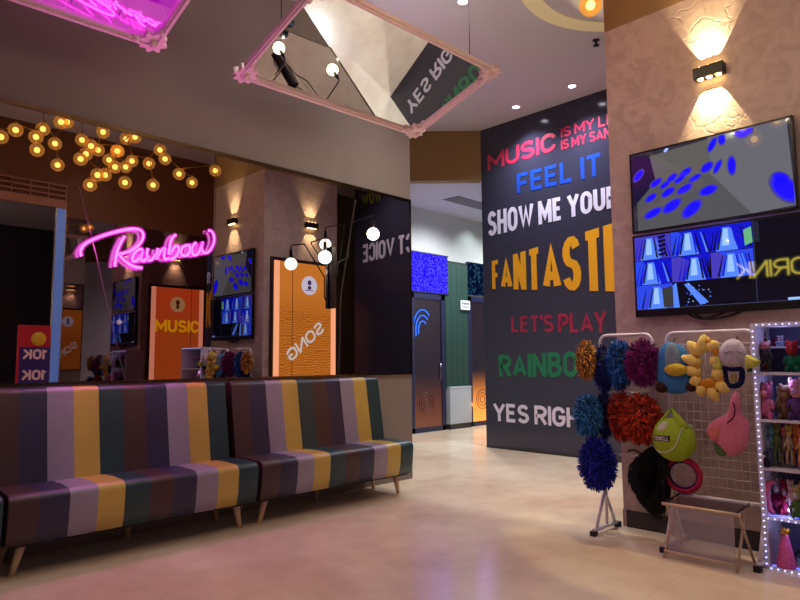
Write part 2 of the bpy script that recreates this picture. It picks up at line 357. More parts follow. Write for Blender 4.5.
# corridor
CY = 7.97
struct('wall_corridor', MB().box((4.9, CY, 0), (12.8, CY+.15, CEIL)), m_hall)
struct('wall_corridor_end', MB().box((12.8, 5.9, 0), (12.95, CY+.15, CEIL)), m_hall)
struct('wall_corridor_side', MB().box((DX+.12, 5.78, 0), (12.8, 5.9, CEIL)), m_hall)
struct('wall_corridor_near', MB().box((4.9, W+.2, 0), (5.05, CY, CEIL)), m_hall)
cc = MB(); z = 4.165
pts = [(DX+.05, 5.95), (12.8, 5.9), (12.8, CY), (5.7, CY)]
cc.add([(x, y, z) for x, y in pts]+[(x, y, z+.03) for x, y in pts], [(0,1,2,3),(7,6,5,4),(0,4,5,1),(1,5,6,2),(2,6,7,3),(3,7,4,0)])
corr = struct('ceiling_corridor', cc, pbr('corridor_ceiling_paint', (188, 186, 196), .7))
g = MB().box((8.3, 6.9, z-.008), (9.9, 7.25, z), 0)
for i in range(8): g.box((8.33, 6.93+i*.04, z-.014), (9.87, 6.94+i*.04, z-.008), 1)
t = thing('ceiling_vent', (9.1, 7.07, z), 'long dark slatted air vent in the corridor ceiling', 'vent'); g.build('grille', [pbr('vent_dark', (110, 106, 114), .6), pbr('vent_slat', (140, 136, 144), .5)], t)

# opposite side: brown header, mirror pier, blue lit post
OY = -.45
struct('wall_right', MB().box((3.06, OY-.2, 0), (12.8, OY-.02, CEIL)), m_wall)
struct('trim_4', MB().box((-1.4, OY-.2, 3.72), (3.06, OY-.0, CEIL)).box((3.06, OY-.02, 3.55), (7.6, OY, CEIL)), pbr('header_paint', (104, 62, 34), .7))
struct('wall_far_side', MB().box((12.8, -9, 0), (12.95, 5.9, CEIL)), m_mall)
struct('wall_mall', MB().box((-1.4, -8.8, 0), (12.8, -8.7, CEIL)), m_mall)
struct('trim_5', MB().box((-1.4, -8.7, 3.3), (3.6, -8.66, 3.9)), pbr('mall_orange_band', (120, 66, 30), .6, emit=(150, 76, 30), es=.12))
t = thing('lattice_beam', (2.2, OY+.03, 3.75), 'brown lattice beam over the entrance, seen in the mirror', 'beam')
mb = MB()
for z_ in (3.78, 3.86, 3.94, 4.02): mb.box((1.3, OY+.02, z_-.012), (3.05, OY+.04, z_+.012))
for i in range(8): mb.box((1.3+i*.247, OY+.02, 3.78), (1.318+i*.247, OY+.04, 4.02))
mb.box((1.3, OY+.005, 3.66), (3.05, OY+.045, 3.77)); mb.build('lattice', pbr('lattice_wood', (150, 100, 78), .5), t)
t = thing('entrance_post', (2.99, OY+.02, 0), 'blue-lit metal post at the entrance, seen in the mirror', 'post')
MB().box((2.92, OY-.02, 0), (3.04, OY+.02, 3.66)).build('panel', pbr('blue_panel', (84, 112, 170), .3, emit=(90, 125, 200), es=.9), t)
MB().box((2.905, OY-.02, 0), (2.92, OY+.03, 3.66)).box((3.04, OY-.02, 0), (3.055, OY+.03, 3.66)).build('edge_strip', pbr('steel', (190, 190, 200), .25, metal=.8), t)
t = thing('pier_mirror', (4.7, OY, .05), 'tall tinted mirror on the wall facing the sofas', 'mirror')
MB().box((3.07, OY-.019, .05), (6.9, OY-.001, 3.54)).build('glass', mirror_mat('tinted_pier_mirror', (.46, .36, .42)), t)

# ------------------------------------------------------------------ wall mirror over the sofas
t = thing('wall_mirror', (2.1, W, 1.16), 'long dark tinted wall mirror above the striped sofas', 'mirror')
MB().box((-1.38, W, 1.165), (5.10, W+.011, 3.145)).build('glass', m_mirror, t)
mb = MB()
mb.box((-1.38, W-.006, 3.12), (5.112, W+.011, 3.155)).box((-1.38, W-.004, 1.150), (5.112, W+.011, 1.166)).box((5.094, W-.006, 1.15), (5.114, W+.011, 3.155))
mb.build('bevelled_edge', m_gold_bevel, t)
# black thin seam between mirror panels
MB().box((2.655, W-.002, 1.166), (2.659, W, 3.12)).build('seam', m_black, t)

# ------------------------------------------------------------------ neon Rainbow sign
def npx(x, y, Y=W-.045):   return at(x, y, 'Y', Y)
A1 = lambda l: [(70+x/10, 220+y/10) for x, y in l]
A2 = lambda l: [(140+x/10, 220+y/10) for x, y in l]
strokes = {
 'R': [A1([(118,362),(105,335),(108,300),(140,250),(190,215),(270,178),(380,140),(480,112),(580,92),(650,88),(705,102),(732,140),(728,185),(700,235),(650,280),(600,310),(540,330),(490,340)]),
       A1([(545,162),(515,215),(480,290),(458,380),(448,465)]),
       A1([(485,345),(515,375),(550,410),(600,445),(660,470),(722,480)])],
 'a': [A1([(728,300),(700,290),(660,315),(630,360),(625,400),(650,415),(690,385),(728,320),(712,375),(722,408),(750,400),(785,360)])],
 'i': [A2([(80,285),(68,330),(75,390),(100,405),(130,385),(150,350)])],
 'n': [A2([(180,285),(170,330),(165,390),(180,360),(205,315),(235,285),(250,292),(240,340),(245,385),(265,390),(290,378)])],
 'b': [A2([(358,148),(330,170),(308,215),(293,290),(288,340),(310,320),(345,270),(375,262),(388,290),(378,335),(345,375),(305,392),(285,378)])],
 'o': [A2([(470,252),(430,270),(410,310),(420,348),(455,358),(488,335),(502,295),(495,262),(470,252)])],
 'w': [A2([(560,225),(530,260),(520,310),(530,345),(560,350),(590,320),(610,265),(625,222),(618,270),(625,315),(655,330),(695,310),(725,260),(742,200),(735,145),(715,112),(685,105)])],
}
t = thing('neon_sign', npx(145, 250), 'pink neon script sign reading Rainbow fixed to the dark mirror', 'neon sign')
m_core = glow('neon_pink_core', (255, 180, 250), 1.3)
m_halo_jacket = glassy('neon_magenta_halo_jacket', (255, 215, 250), .02, (225, 0, 200), .42)  # glowing jacket added round the tubes to imitate their magenta halo
for ch, ss in strokes.items():
    mb = MB(); mj = MB()
    for s_ in ss:
        p = smooth_path([npx(*q) for q in s_], 4)
        mb.tube(p, .0095, 8); mj.tube(p, .020, 10)
    o = mb.build('neon_letter', m_core, t); mj.build('letter_halo_jacket', m_halo_jacket, o)
for q in ((100,240),(128,262),(155,255),(180,248),(207,232)):
    p = npx(*q); MB().cone((p.x, W-.04, p.z), (p.x, W-.001, p.z), .005, .007, 8).build('standoff', m_black, t)
for x_, y_ in ((90,245),(120,250),(150,252),(175,250),(205,240)):
    p = npx(x_, y_, W-.1); point('neon_glow', p, 8, (1, .12, .75), .06)

# cables on the mirror
def cable(pts, label):
    mb = MB().tube(smooth_path([at(x, y, 'Y', W-.008) for x, y in pts], 5), .0018, 6)
    o = mb.build('cable', pbr('grey_cable', (96, 84, 80), .5)); tag(o, label, 'cable')
cable([(79,186),(88,222),(98,262),(107,305),(118,350),(126,383)], 'thin cable running down the mirror beside the pink neon sign')
cable([(356,200),(352,222),(346,262),(341,300),(340,340),(338,376)], 'thin cable running down the mirror right of the wall lamp')

# ------------------------------------------------------------------ two-bulb wall lamp on the mirror
Xb = 3.945
t = thing('wall_lamp', (Xb, W, 2.1), 'black angular wall lamp with two round white bulbs on the mirror', 'wall lamp')
MB().box((Xb-.03, W-.05, 1.83), (Xb+.03, W-.012, 2.455)).build('back_bar', m_black, t, bevel=.004)
for z_ in (1.86, 2.12, 2.4): MB().box((Xb-.012, W-.014, z_-.012), (Xb+.012, W, z_+.012)).build('standoff', m_black, t)
bulbA = Vector((3.652, 4.682, 2.285)); bulbB = Vector((4.174, 4.575, 2.565))
m_bulb = glow('white_bulb', (255, 244, 214), 7)
def arm(path, bulb, r):
    a_ = MB().tube(path, .0065, 8).build('arm', m_black, t)
    MB().lathe((bulb.x, bulb.y, bulb.z), [(.0, r+.085), (.016, r+.085), (.018, r+.03), (.022, r-.004), (.0, r-.006)], 14).build('bulb_holder', m_black, t)
    MB().ball(bulb, r, 20, 14).build('bulb', m_bulb, t)
    point('bulb_light', bulb-Vector((0, .12, .02)), 5, (1, .9, .7), .05)
arm([(Xb, W-.05, 1.87), (Xb-.035, W-.06, 1.95), (Xb-.035, W-.06, 2.15), (3.665, W-.05, 2.44), (3.652, W-.06, 2.46), (3.652, 4.70, 2.475), (3.652, 4.682, 2.465), (3.652, 4.682, 2.37)], bulbA, .062)
arm([(Xb+.02, W-.05, 2.12), (Xb+.05, W-.06, 2.30), (4.12, W-.06, 2.36), (4.174, W-.06, 2.74), (4.174, 4.60, 2.755), (4.174, 4.575, 2.745), (4.174, 4.575, 2.65)], bulbB, .062)

# ------------------------------------------------------------------ sofas
leather = {}
for nm, c in dict(brown=(66, 44, 44), navy=(42, 40, 74), lilac=(148, 140, 162), yellow=(198, 172, 82), teal=(26, 62, 70)).items():
    leather[nm] = pbr('leather_'+nm, c, .38, noise=(3, tuple(int(v*.88) for v in c), .25), bump=(180, .08))
SEQ = ['brown', 'navy', 'lilac', 'yellow', 'teal']; LM = [leather[s] for s in SEQ]
SW, NS = 1.72, 10
def striped(mb, prof, width, n):
    """closed profile (y, z) swept in x; each stripe slightly puffed"""
    w = width/n; cy = sum(p[0] for p in prof)/len(prof); cz = sum(p[1] for p in prof)/len(prof)
    for i in range(n):
        st = [(0, .994), (.06, 1.0), (.5, 1.004), (.94, 1.0), (1, .994)]; base = []
        for fx, sc in st:
            d = (1-sc)*.6
            base.append([(i*w+fx*w, y+(cy-y)*d*2, z+(cz-z)*d*2) for y, z in prof])
        vs = [v for r_ in base for v in r_]; k_ = len(prof)
        mb.add(vs, [(a*k_+j, a*k_+(j+1) % k_, (a+1)*k_+(j+1) % k_, (a+1)*k_+j) for a in range(len(st)-1) for j in range(k_)], i % 5, True)
        if i == 0: mb.add(base[0], [tuple(range(k_))], 0)
        if i == n-1: mb.add(base[-1], [tuple(reversed(range(k_)))], 4)
def arc(cy, cz, r, a0, a1, n=5): return [(cy+r*math.cos(R(a0+(a1-a0)*i/n)), cz+r*math.sin(R(a0+(a1-a0)*i/n))) for i in range(n+1)]
seat_prof = [(.035, .205)] + [(.012, .30)] + arc(.055, .455, .055, 180, 95) + [(.2, .515), (.38, .51), (.56, .495), (.56, .205)]
back_prof = [(.345, .44), (.36, .50), (.41, .80)] + arc(.505, 1.085, .05, 172, 60, 5) + [(.56, 1.10), (.57, .44)]
SOFA_LABELS = ['striped leather bench sofa cut off at the left edge of the photo', 'striped leather bench sofa in front of the neon sign, middle of the three', 'striped leather bench sofa under the wall lamp, nearest the corridor']
def make_sofa():
    t = thing('bench_sofa', (0, 0, 0), SOFA_LABELS[0], 'sofa', 'striped bench sofas')
    s_ = MB(); striped(s_, seat_prof, SW, NS); s_.build('seat', LM, t)
    s_ = MB(); striped(s_, back_prof, SW-.02, NS); s_.v = [(x_-.03, y_, z_) for x_, y_, z_ in s_.v]; s_.build('backrest', LM, t)
    MB().box((.03, .05, .19), (SW-.03, .54, .21)).build('base_board', pbr('sofa_base', (24, 20, 20), .8), t)
    wood = pbr('pale_leg_wood', (200, 172, 136), .45)
    for x_, y_, sx, sy in ((.12, .14, -1, .2), (SW-.12, .14, 1, .2), (.13, .48, -1, .4), (SW/2+.05, .48, 0, .3), (SW-.13, .48, 1, .4)):
        MB().cone((x_, y_, .205), (x_+sx*.05, y_+sy*.05, 0), .03, .016, 16).build('leg', wood, t)
    return t
def copy_tree(o, parent=None):
    c = o.copy(); COL.objects.link(c); c.parent = parent
    for ch in [q for q in list(COL.objects) if q.parent == o]: copy_tree(ch, c)
    return c
sofa = make_sofa()
protos = [sofa, copy_tree(sofa), copy_tree(sofa)]
for i, x_ in enumerate((-.70, 1.045, 2.80)):
    protos[i].location = (x_, 4.375, 0); protos[i]['label'] = SOFA_LABELS[i]

# ------------------------------------------------------------------ hanging mirrors
def hanging_mirror(A, B, D, label, wires, glass=None):
    """A lower left, B lower right, D upper left corner"""
    A, B, D = Vector(A), Vector(B), Vector(D); u = (B-A); v = (D-A); v -= u*(v.dot(u)/u.dot(u))
    Lu, Lv = u.length, v.length; u.normalize(); v.normalize(); nn = u.cross(v).normalized()
    if nn.z > 0: nn = -nn
    t = thing('hanging_mirror', A, label, 'mirror')
    P = lambda a, b, c=0: A+u*a+v*b+nn*c
    mb = MB(); mb.add([P(0,0), P(Lu,0), P(Lu,Lv), P(0,Lv), P(0,0,-.01), P(Lu,0,-.01), P(Lu,Lv,-.01), P(0,Lv,-.01)], [(0,1,2,3),(7,6,5,4),(0,4,5,1),(1,5,6,2),(2,6,7,3),(3,7,4,0)])
    mb.build('glass', glass or m_clear_mirror, t)
    fm = pbr('ornate_pink_frame', (226, 204, 204), .5)
    mb = MB()
    for p, q in (((0,0),(Lu,0)), ((Lu,0),(Lu,Lv)), ((Lu,Lv),(0,Lv)), ((0,Lv),(0,0))):
        mb.bar(P(*p), P(*q), .045, .045, up=nn)
        mb.bar(P(*p, .03), P(*q, .03), .018, .02, up=nn)
    mb.build('frame', fm, t)
    for ca, cb, sa, sb in ((0,0,1,1),(Lu,0,-1,1),(Lu,Lv,-1,-1),(0,Lv,1,-1)):
        mb = MB(); pts = []
        for i in range(40):
            th = 2*PI*i/40; r_ = .088+.016*math.cos(8*th)
            pts.append((ca+sa*.03+r_*math.cos(th), cb+sb*.03+r_*math.sin(th)))
        mb.add([P(a, b, .03) for a, b in pts]+[P(a, b, -.02) for a, b in pts], [tuple(range(40)), tuple(range(79, 39, -1))]+[(i, (i+1) % 40, 40+(i+1) % 40, 40+i) for i in range(40)])
        for da, db in ((.15, .015), (.2, .01), (.015, .15), (.01, .2)):
            c_ = P(ca+sa*da, cb+sb*db, .02); mb.ball(c_, .03 if max(da, db) < .18 else .02, 10, 6)
        mb.ball(P(ca+sa*.03, cb+sb*.03, .04), .03, 12, 8)
        mb.build('corner_ornament', fm, t)
    for a, b in wires:
        p = P(a*Lu, b*Lv); MB().tube([p, (p.x, p.y, CEIL)], .004, 6).build('wire', m_black, t)
    return t
A_ = at(240, 74, 'Y', 4.376); B_ = at(415, 133, 'Y', 4.402)
u_ = (B_-A_).normalized(); v_ = Vector((0, -math.cos(.302), math.sin(.302))); v_ -= u_*v_.dot(u_); v_.normalize()
v_ *= 1.08
hanging_mirror(A_, B_, A_+v_, 'large tilted hanging mirror in a pale pink frame near the ceiling, reflecting the lettered wall', ((.02,.5),(.98,.75)))
m_mag = mirror_mat('painted_magenta_glow_mirror', (.85, .6, .85), .01); nt_ = m_mag.node_tree  # mirror with a magenta neon glow painted in as an emission gradient
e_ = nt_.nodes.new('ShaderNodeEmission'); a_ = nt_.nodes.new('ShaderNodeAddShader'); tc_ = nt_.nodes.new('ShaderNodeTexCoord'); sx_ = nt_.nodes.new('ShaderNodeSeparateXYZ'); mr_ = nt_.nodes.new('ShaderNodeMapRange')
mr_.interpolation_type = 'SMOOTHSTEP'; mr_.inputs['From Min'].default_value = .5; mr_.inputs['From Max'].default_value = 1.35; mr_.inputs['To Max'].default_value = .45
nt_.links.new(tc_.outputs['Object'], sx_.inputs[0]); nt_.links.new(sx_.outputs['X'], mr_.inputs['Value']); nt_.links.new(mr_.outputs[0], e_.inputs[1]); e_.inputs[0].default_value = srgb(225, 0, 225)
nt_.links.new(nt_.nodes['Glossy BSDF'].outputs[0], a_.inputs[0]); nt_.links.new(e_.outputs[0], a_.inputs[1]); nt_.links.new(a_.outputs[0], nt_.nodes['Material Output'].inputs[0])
B2 = at(155, 44, 'Y', 4.37)
A2_ = B2-u_*1.95
hanging_mirror(A2_, B2, A2_+v_, 'tilted hanging mirror at the upper left, reflecting magenta neon, with a magenta glow painted into its glass', ((.05,.6),(.97,.6)), m_mag)

# ------------------------------------------------------------------ chandelier
gl = [(1,137),(15.6,130),(43,129),(36,137),(37,150),(55,143.6),(57.6,165),(61,122),(67,122),(82,140),(91,146),(86,154),(80.6,159),(98,150),(103,132),(109,160),(115,167),(97.5,175),(105,175),(90,185),(117,151),(126,139),(135,137),(118,151),(132,161),(125.6,167),(125,182.6),(149,163.6),(160,150),(165,159),(153,185),(179,174),(192,182.6)]
rc = random.Random(3); gp = []
for x_, y_ in gl:
    Yr = rc.uniform(1.35, 2.0); p = mat_(x_, y_, 'Y', Yr)
    while p.z > 4.55: Yr += .1; p = mat_(x_, y_, 'Y', Yr)
    gp.append(p)
gp.append(Vector((4.155, 2.143, 3.93)))
cc_ = sum(gp, Vector())/len(gp)
t = thing('chandelier', (cc_.x, cc_.y, CEIL), 'sprawling brass chandelier with amber glass globes hanging from the ceiling', 'chandelier')
m_globe = glassy('amber_glass', (250, 214, 150), .12, (214, 158, 78), .42)
m_gb = glow('warm_filament', (255, 224, 150), 6)
for p in gp:
    o = MB().ball(p, .082, 16, 12).build('glass_globe', m_globe, t)
    MB().ball(p, .034, 10, 8).build('filament', m_gb, o)
# rods: minimum spanning tree
inn = [0]; edges = []
while len(inn) < len(gp):
    best = min(((gp[i]-gp[j]).length, i, j) for i in inn for j in range(len(gp)) if j not in inn); edges.append((best[1], best[2])); inn.append(best[2])
mb = MB()
for i, j in edges: mb.tube([gp[i]+Vector((0,0,.075)), gp[j]+Vector((0,0,.075))], .006, 6)
for p in gp: mb.cone(p+Vector((0,0,.07)), p+Vector((0,0,.1)), .022, .018, 10)
mb.build('rod_frame', m_brass, t)
for i in (2, 9, 14, 21, 28, 33):
    MB().tube([gp[i]+Vector((0,0,.09)), (gp[i].x, gp[i].y, CEIL)], .003, 6).build('wire', m_black, t)
for i in (1, 6, 11, 16, 21, 26, 31):
    point('globe_light', gp[i]-Vector((0,0,.12)), 5.5, (1, .8, .55), .08)
# cove ring in the ceiling
mb = MB(); cx, cy, nseg = 5.45, 2.3, 72
for i in range(nseg):
    a0, a1 = 2*PI*i/nseg, 2*PI*(i+1)/nseg
    q = [(cx+r_*math.cos(a), cy+r_*math.sin(a)) for r_, a in ((.94,a0),(1.12,a0),(1.12,a1),(.94,a1))]
    if any(PX-.02 < x_ < PX2+.02 and PY0-.02 < y_ < PY1+.02 for x_, y_ in q): continue
    mb.add([(x_, y_, CEIL-.012) for x_, y_ in q]+[(x_, y_, CEIL) for x_, y_ in q], [(0,1,2,3),(4,7,6,5),(0,4,5,1),(1,5,6,2),(2,6,7,3),(3,7,4,0)])
o = mb.build('ceiling_cove_light', pbr('cove_cream', (226, 214, 170), .6, emit=(240, 220, 160), es=.15)); tag(o, 'round cream cove light ring in the ceiling above the pillar', 'light')
# ------------------------------------------------------------------ downlights
DL = [(7.30, 4.965), (7.26, 4.05), (4.7, 3.8), (2.6, 3.6), (1.2, 2.4), (1.6, .6), (3.4, .4), (6.95, 2.2)]  # first two are real; the others are unseen, added to light the room
for i, (x_, y_) in enumerate(DL):
    lab = {0: 'recessed white downlight above the word MUSIC, left one of the pair', 1: 'recessed white downlight above the lettered wall, nearer the pillar'}.get(i, 'small round recessed ceiling downlight, unseen, added as fill light')
    t = thing('downlight', (x_, y_, CEIL), lab, 'downlight', 'recessed ceiling downlights')
    MB().lathe((x_, y_, CEIL), [(.045, -.002), (.06, -.012), (.07, -.006), (.07, 0)], 20).build('trim_ring', m_white, t)
    MB().lathe((x_, y_, CEIL), [(.0, -.004), (.047, -.004), (.047, 0)], 20).build('lens', glow('downlight_lens', (240, 236, 255), 14), t)
    spot('downlight_beam', (x_, y_, CEIL-.02), (x_, y_, 0), [240, 240, 270, 85, 45, 42, 50, 200][i], (1, .93, .90) if i > 1 else (.86, .88, 1), 120, 1, .05)
t = thing('sprinkler_head', (6.378, 3.239, CEIL), 'small dark sprinkler head on the ceiling beside the pillar', 'sprinkler')
MB().lathe((6.378, 3.239, CEIL), [(0, -.07), (.035, -.07), (.035, -.062), (.012, -.055), (.012, -.01), (.04, -.01), (.04, 0)], 16).build('head', m_black, t)

# ------------------------------------------------------------------ up-and-down wall sconces
def sconce(pos, nrm, label, energy, s=1.0):
    pos = Vector(pos); nrm = Vector(nrm); side = Vector((0,0,1)).cross(nrm)
    t = thing('wall_sconce', pos, label, 'wall light', 'up and down wall sconces')
    a = pos-side*.105*s-Vector((0,0,.042)); b = pos+side*.105*s+nrm*.075+Vector((0,0,.042))
    MB().box(a, b).build('housing', m_black, t, bevel=.004)
    ml = glow('sconce_led', (255, 214, 130), 22)
    for i in (-1, 0, 1):
        for sg in (-1, 1):
            c = pos+side*.062*i*s+nrm*.042+Vector((0,0,sg*.044))
            MB().ball(c, (.021, .021, .008), 12, 6).build('led_lens', ml, t)
    for sg in (-1, 1):
        for i in (-1, 0, 1):
            o = spot('sconce_beam', pos+side*.05*i+nrm*.045+Vector((0,0,sg*.055)), pos-nrm*.02+side*.055*i+Vector((0,0,sg*1)), energy/3, (1, .78, .42), 56, .12, .004)
sconce((PX, 1.542, 3.412), (-1,0,0), 'black sconce with three lamps lighting the textured pillar above the televisions', 120)
sconce((5.606, PY1, 3.333), (0,1,0), 'black sconce above the orange SONG board, seen in the mirror', 55)
sconce((5.45, PY0, 3.333), (0,-1,0), 'black sconce above the orange MUSIC board, seen in the mirror', 45)

# ------------------------------------------------------------------ lit boards on the pillar
def light_board(name, x0, x1, y, ny, z0, z1, matc, label):
    t = thing(name, ((x0+x1)/2, y, z0), label, 'light board')
    e = ny*.05
    MB().box((x0-.04, y, z0-.04), (x1+.04, y+ny*.04, z1+.05)).build('frame', pbr('dark_red_frame', (40, 16, 16), .4), t)
    MB().box((x0, y+ny*.04, z0), (x1, y+e, z1)).build('face', matc, t)
    pk = glow('lit_pink_edge', (255, 176, 130), 2.2)
    MB().box((x0, y+e, z0), (x0+.09, y+ny*.056, z1)).box((x1-.09, y+e, z0), (x1, y+ny*.056, z1)).box((x0, y+e, z0), (x1, y+ny*.056, z0+.05)).build('lit_edge', pk, t)
    MB().box((x0+.31 if ny > 0 else x1-.26, y+e, z0), (x0+.318 if ny > 0 else x1-.252, y+ny*.054, z1)).build('groove', pbr('groove', (120, 60, 20), .6), t)
    return t
m_or1 = board_material('orange_board', (226, 138, 52), (170, 92, 26)); m_or2 = board_material('red_orange_board', (232, 92, 40), (200, 110, 30))
tb = light_board('light_board', 4.95, 6.06, PY1, 1, .85, 2.74, m_or1, 'orange lit board with the word SONG on the pillar, seen in the mirror')
yb = PY1+.058
MB().lathe((5.56, yb-.004, 2.42), [(0, .006), (.14, .006), (.14, 0)], 32, axis='Y').build('round_emblem', glow('emblem_white', (225, 222, 240), 1.6), tb)
MB().ball((5.56, yb+.003, 2.46), (.035, .002, .04), 14, 8).box((5.53, yb+.002, 2.36), (5.59, yb+.004, 2.41)).box((5.48, yb+.002, 2.34), (5.64, yb+.004, 2.35)).build('emblem_mark', glow('emblem_purple', (96, 60, 130), 1), tb)
ca, sa = math.cos(R(-38)), math.sin(R(-38))
def songfn(u, v):
    a_, b_ = (u-.5)*.78, (v-.5)*.18
    return (5.50-(a_*ca-b_*sa), yb, 1.60+(a_*sa+b_*ca))
lettering('SONG', songfn, glow('letter_pale', (232, 226, 214), 1.5), tb, bold=.03)
tb = light_board('light_board', 4.98, 6.04, PY0, -1, .85, 2.74, m_or2, 'red-orange lit board with the word MUSIC on the pillar, seen in the mirror')
yb = PY0-.058
MB().lathe((5.5, yb+.004, 2.42), [(0, -.006), (.15, -.006), (.15, 0)], 32, axis='Y').build('round_emblem', glow('emblem_cream', (236, 190, 120), 1.3), tb)
MB().ball((5.5, yb-.003, 2.46), (.04, .002, .05), 14, 8).box((5.47, yb-.004, 2.34), (5.53, yb-.002, 2.41)).build('emblem_mark', glow('emblem_brown', (110, 50, 40), 1), tb)
lettering('MUSIC', lambda u, v: (5.06+u*.90, yb-.002, 1.88+v*.24), glow('letter_yellow', (255, 190, 10), 2), tb, bold=.04)

# ------------------------------------------------------------------ televisions
def emis_screen(name, cols):
    return [glow(f'{name}_{i}', c, s) for i, (c, s) in enumerate(cols)]
def gloss_glow(name, rgb, s):
    return pbr(name, (4, 4, 6), .03, spec=.9, emit=rgb, es=s)
def television(y1, y0, z0, z1, label, bez=.014, foot=.014):
    t = thing('television', (PX-.05, (y0+y1)/2, z0), label, 'television', 'wall mounted televisions')
    MB().box((PX-.055, y0, z0), (PX-.02, y1, z1)).box((PX-.06, y0, z0), (PX-.055, y1, z0+foot)).box((PX-.06, y0, z1-bez), (PX-.055, y1, z1)).box((PX-.06, y0, z0), (PX-.055, y0+bez, z1)).box((PX-.06, y1-bez, z0), (PX-.055, y1, z1)).build('bezel', m_black, t)
    MB().box((PX-.02, (y0+y1)/2-.2, (z0+z1)/2-.15), (PX-.001, (y0+y1)/2+.2, (z0+z1)/2+.15)).build('wall_bracket', m_black, t)
    return t
t1 = television(2.168, 1.03, 2.285, 2.925, 'upper wall television showing a dim room with blue blobs of light')
SX = PX-.0565
def sq(mb, y1, y0, z0, z1, mi, d=0, sk=0):   # y1 is the viewer's left
    mb.add([(SX-d, y1, z0), (SX-d, y0, z0), (SX-d, y0+sk, z1), (SX-d, y1+sk, z1)], [(0,1,2,3)], mi)
def uv1(u, v, y1=2.155, y0=1.044, z0=2.30, z1=2.912): return (y1+(y0-y1)*u, z0+(z1-z0)*(1-v))
def pol(mb, pts, mi, d, uv): mb.add([(SX-d, *uv(u, v)) for u, v in pts], [tuple(range(len(pts)))], mi)
mb = MB()
pol(mb, [(0,0),(1,0),(1,1),(0,1)], 0, 0, uv1)
pol(mb, [(.13,.06),(.52,.02),(.53,.45),(.17,.40)], 1, .0004, uv1)
pol(mb, [(.52,.0),(.98,.0),(1,.98),(.76,1),(.53,.45)], 2, .0004, uv1)
pol(mb, [(.03,.62),(.17,.40),(.53,.45),(.76,1),(.03,1)], 3, .0004, uv1)
pol(mb, [(.0,.0),(.13,.03),(.17,.40),(.03,.64),(.0,.7)], 4, .0006, uv1)
blobs = [(.17,.42,.035,.05),(.23,.47,.03,.04),(.28,.40,.03,.05),(.33,.44,.03,.04),(.37,.37,.035,.055),(.43,.46,.035,.04),(.51,.36,.032,.06),(.575,.38,.018,.075),(.55,.10,.02,.08),(.61,.06,.02,.07),(.66,.40,.022,.11),(.13,.60,.035,.05),(.25,.57,.04,.055),(.36,.57,.045,.055),(.51,.64,.05,.06),(.14,.80,.055,.06),(.27,.75,.055,.08),(.40,.83,.055,.10),(.74,.03,.05,.07),(.95,.78,.06,.17),(.05,.28,.03,.07),(.93,.66,.04,.08),(.25,.03,.012,.02)]
for i, (u, v, ru, rv) in enumerate(blobs):
    a0 = -.6 if u < .6 else 0
    if u > .9: a0 = .6
    for sc, mi, d in ((1.28, 8, .0007), (1.12, 5, .0008), (.98, 9, .0009), (.84, 6, .001)):
        pts = []
        for j in range(16):
            th = 2*PI*j/16; x_, y_ = ru*sc*math.cos(th), rv*sc*math.sin(th)*.9
            pts.append((min(.995, u+x_+.25*y_*(-1 if u < .6 else 1 if u > .9 else 0)), min(.99, max(.01, v+y_+(-.35*x_ if u < .5 else 0)))))
        pol(mb, pts, mi if (u, v) != (.25, .03) else 7, d, uv1)
mb.build('screen', [gloss_glow('tva', (52, 50, 62), .9), gloss_glow('tvb', (96, 94, 92), 1), gloss_glow('tvc', (104, 104, 112), 1), gloss_glow('tvd', (88, 88, 92), .9), gloss_glow('tve', (24, 22, 52), 1), gloss_glow('tvf', (58, 50, 190), 1), gloss_glow('tvg', (20, 10, 245), 1.5), gloss_glow('tvh', (150, 170, 255), 1.5), gloss_glow('tvi', (78, 74, 130), 1), gloss_glow('tvj', (40, 30, 225), 1.2)], t1)
t2 = television(2.17, 1.0, 1.625, 2.262, 'lower wall television showing a grid of blue security camera views', foot=.05)
def uv2(u, v, y1=2.158, y0=1.012, z0=1.675, z1=2.25): return (y1+(y0-y1)*u, z0+(z1-z0)*(1-v))
mb = MB(); pol(mb, [(0,0),(1,0),(1,1),(0,1)], 0, 0, uv2)
rt = random.Random(5)
cells = [(c, r_) for r_ in range(3) for c in range(3)]
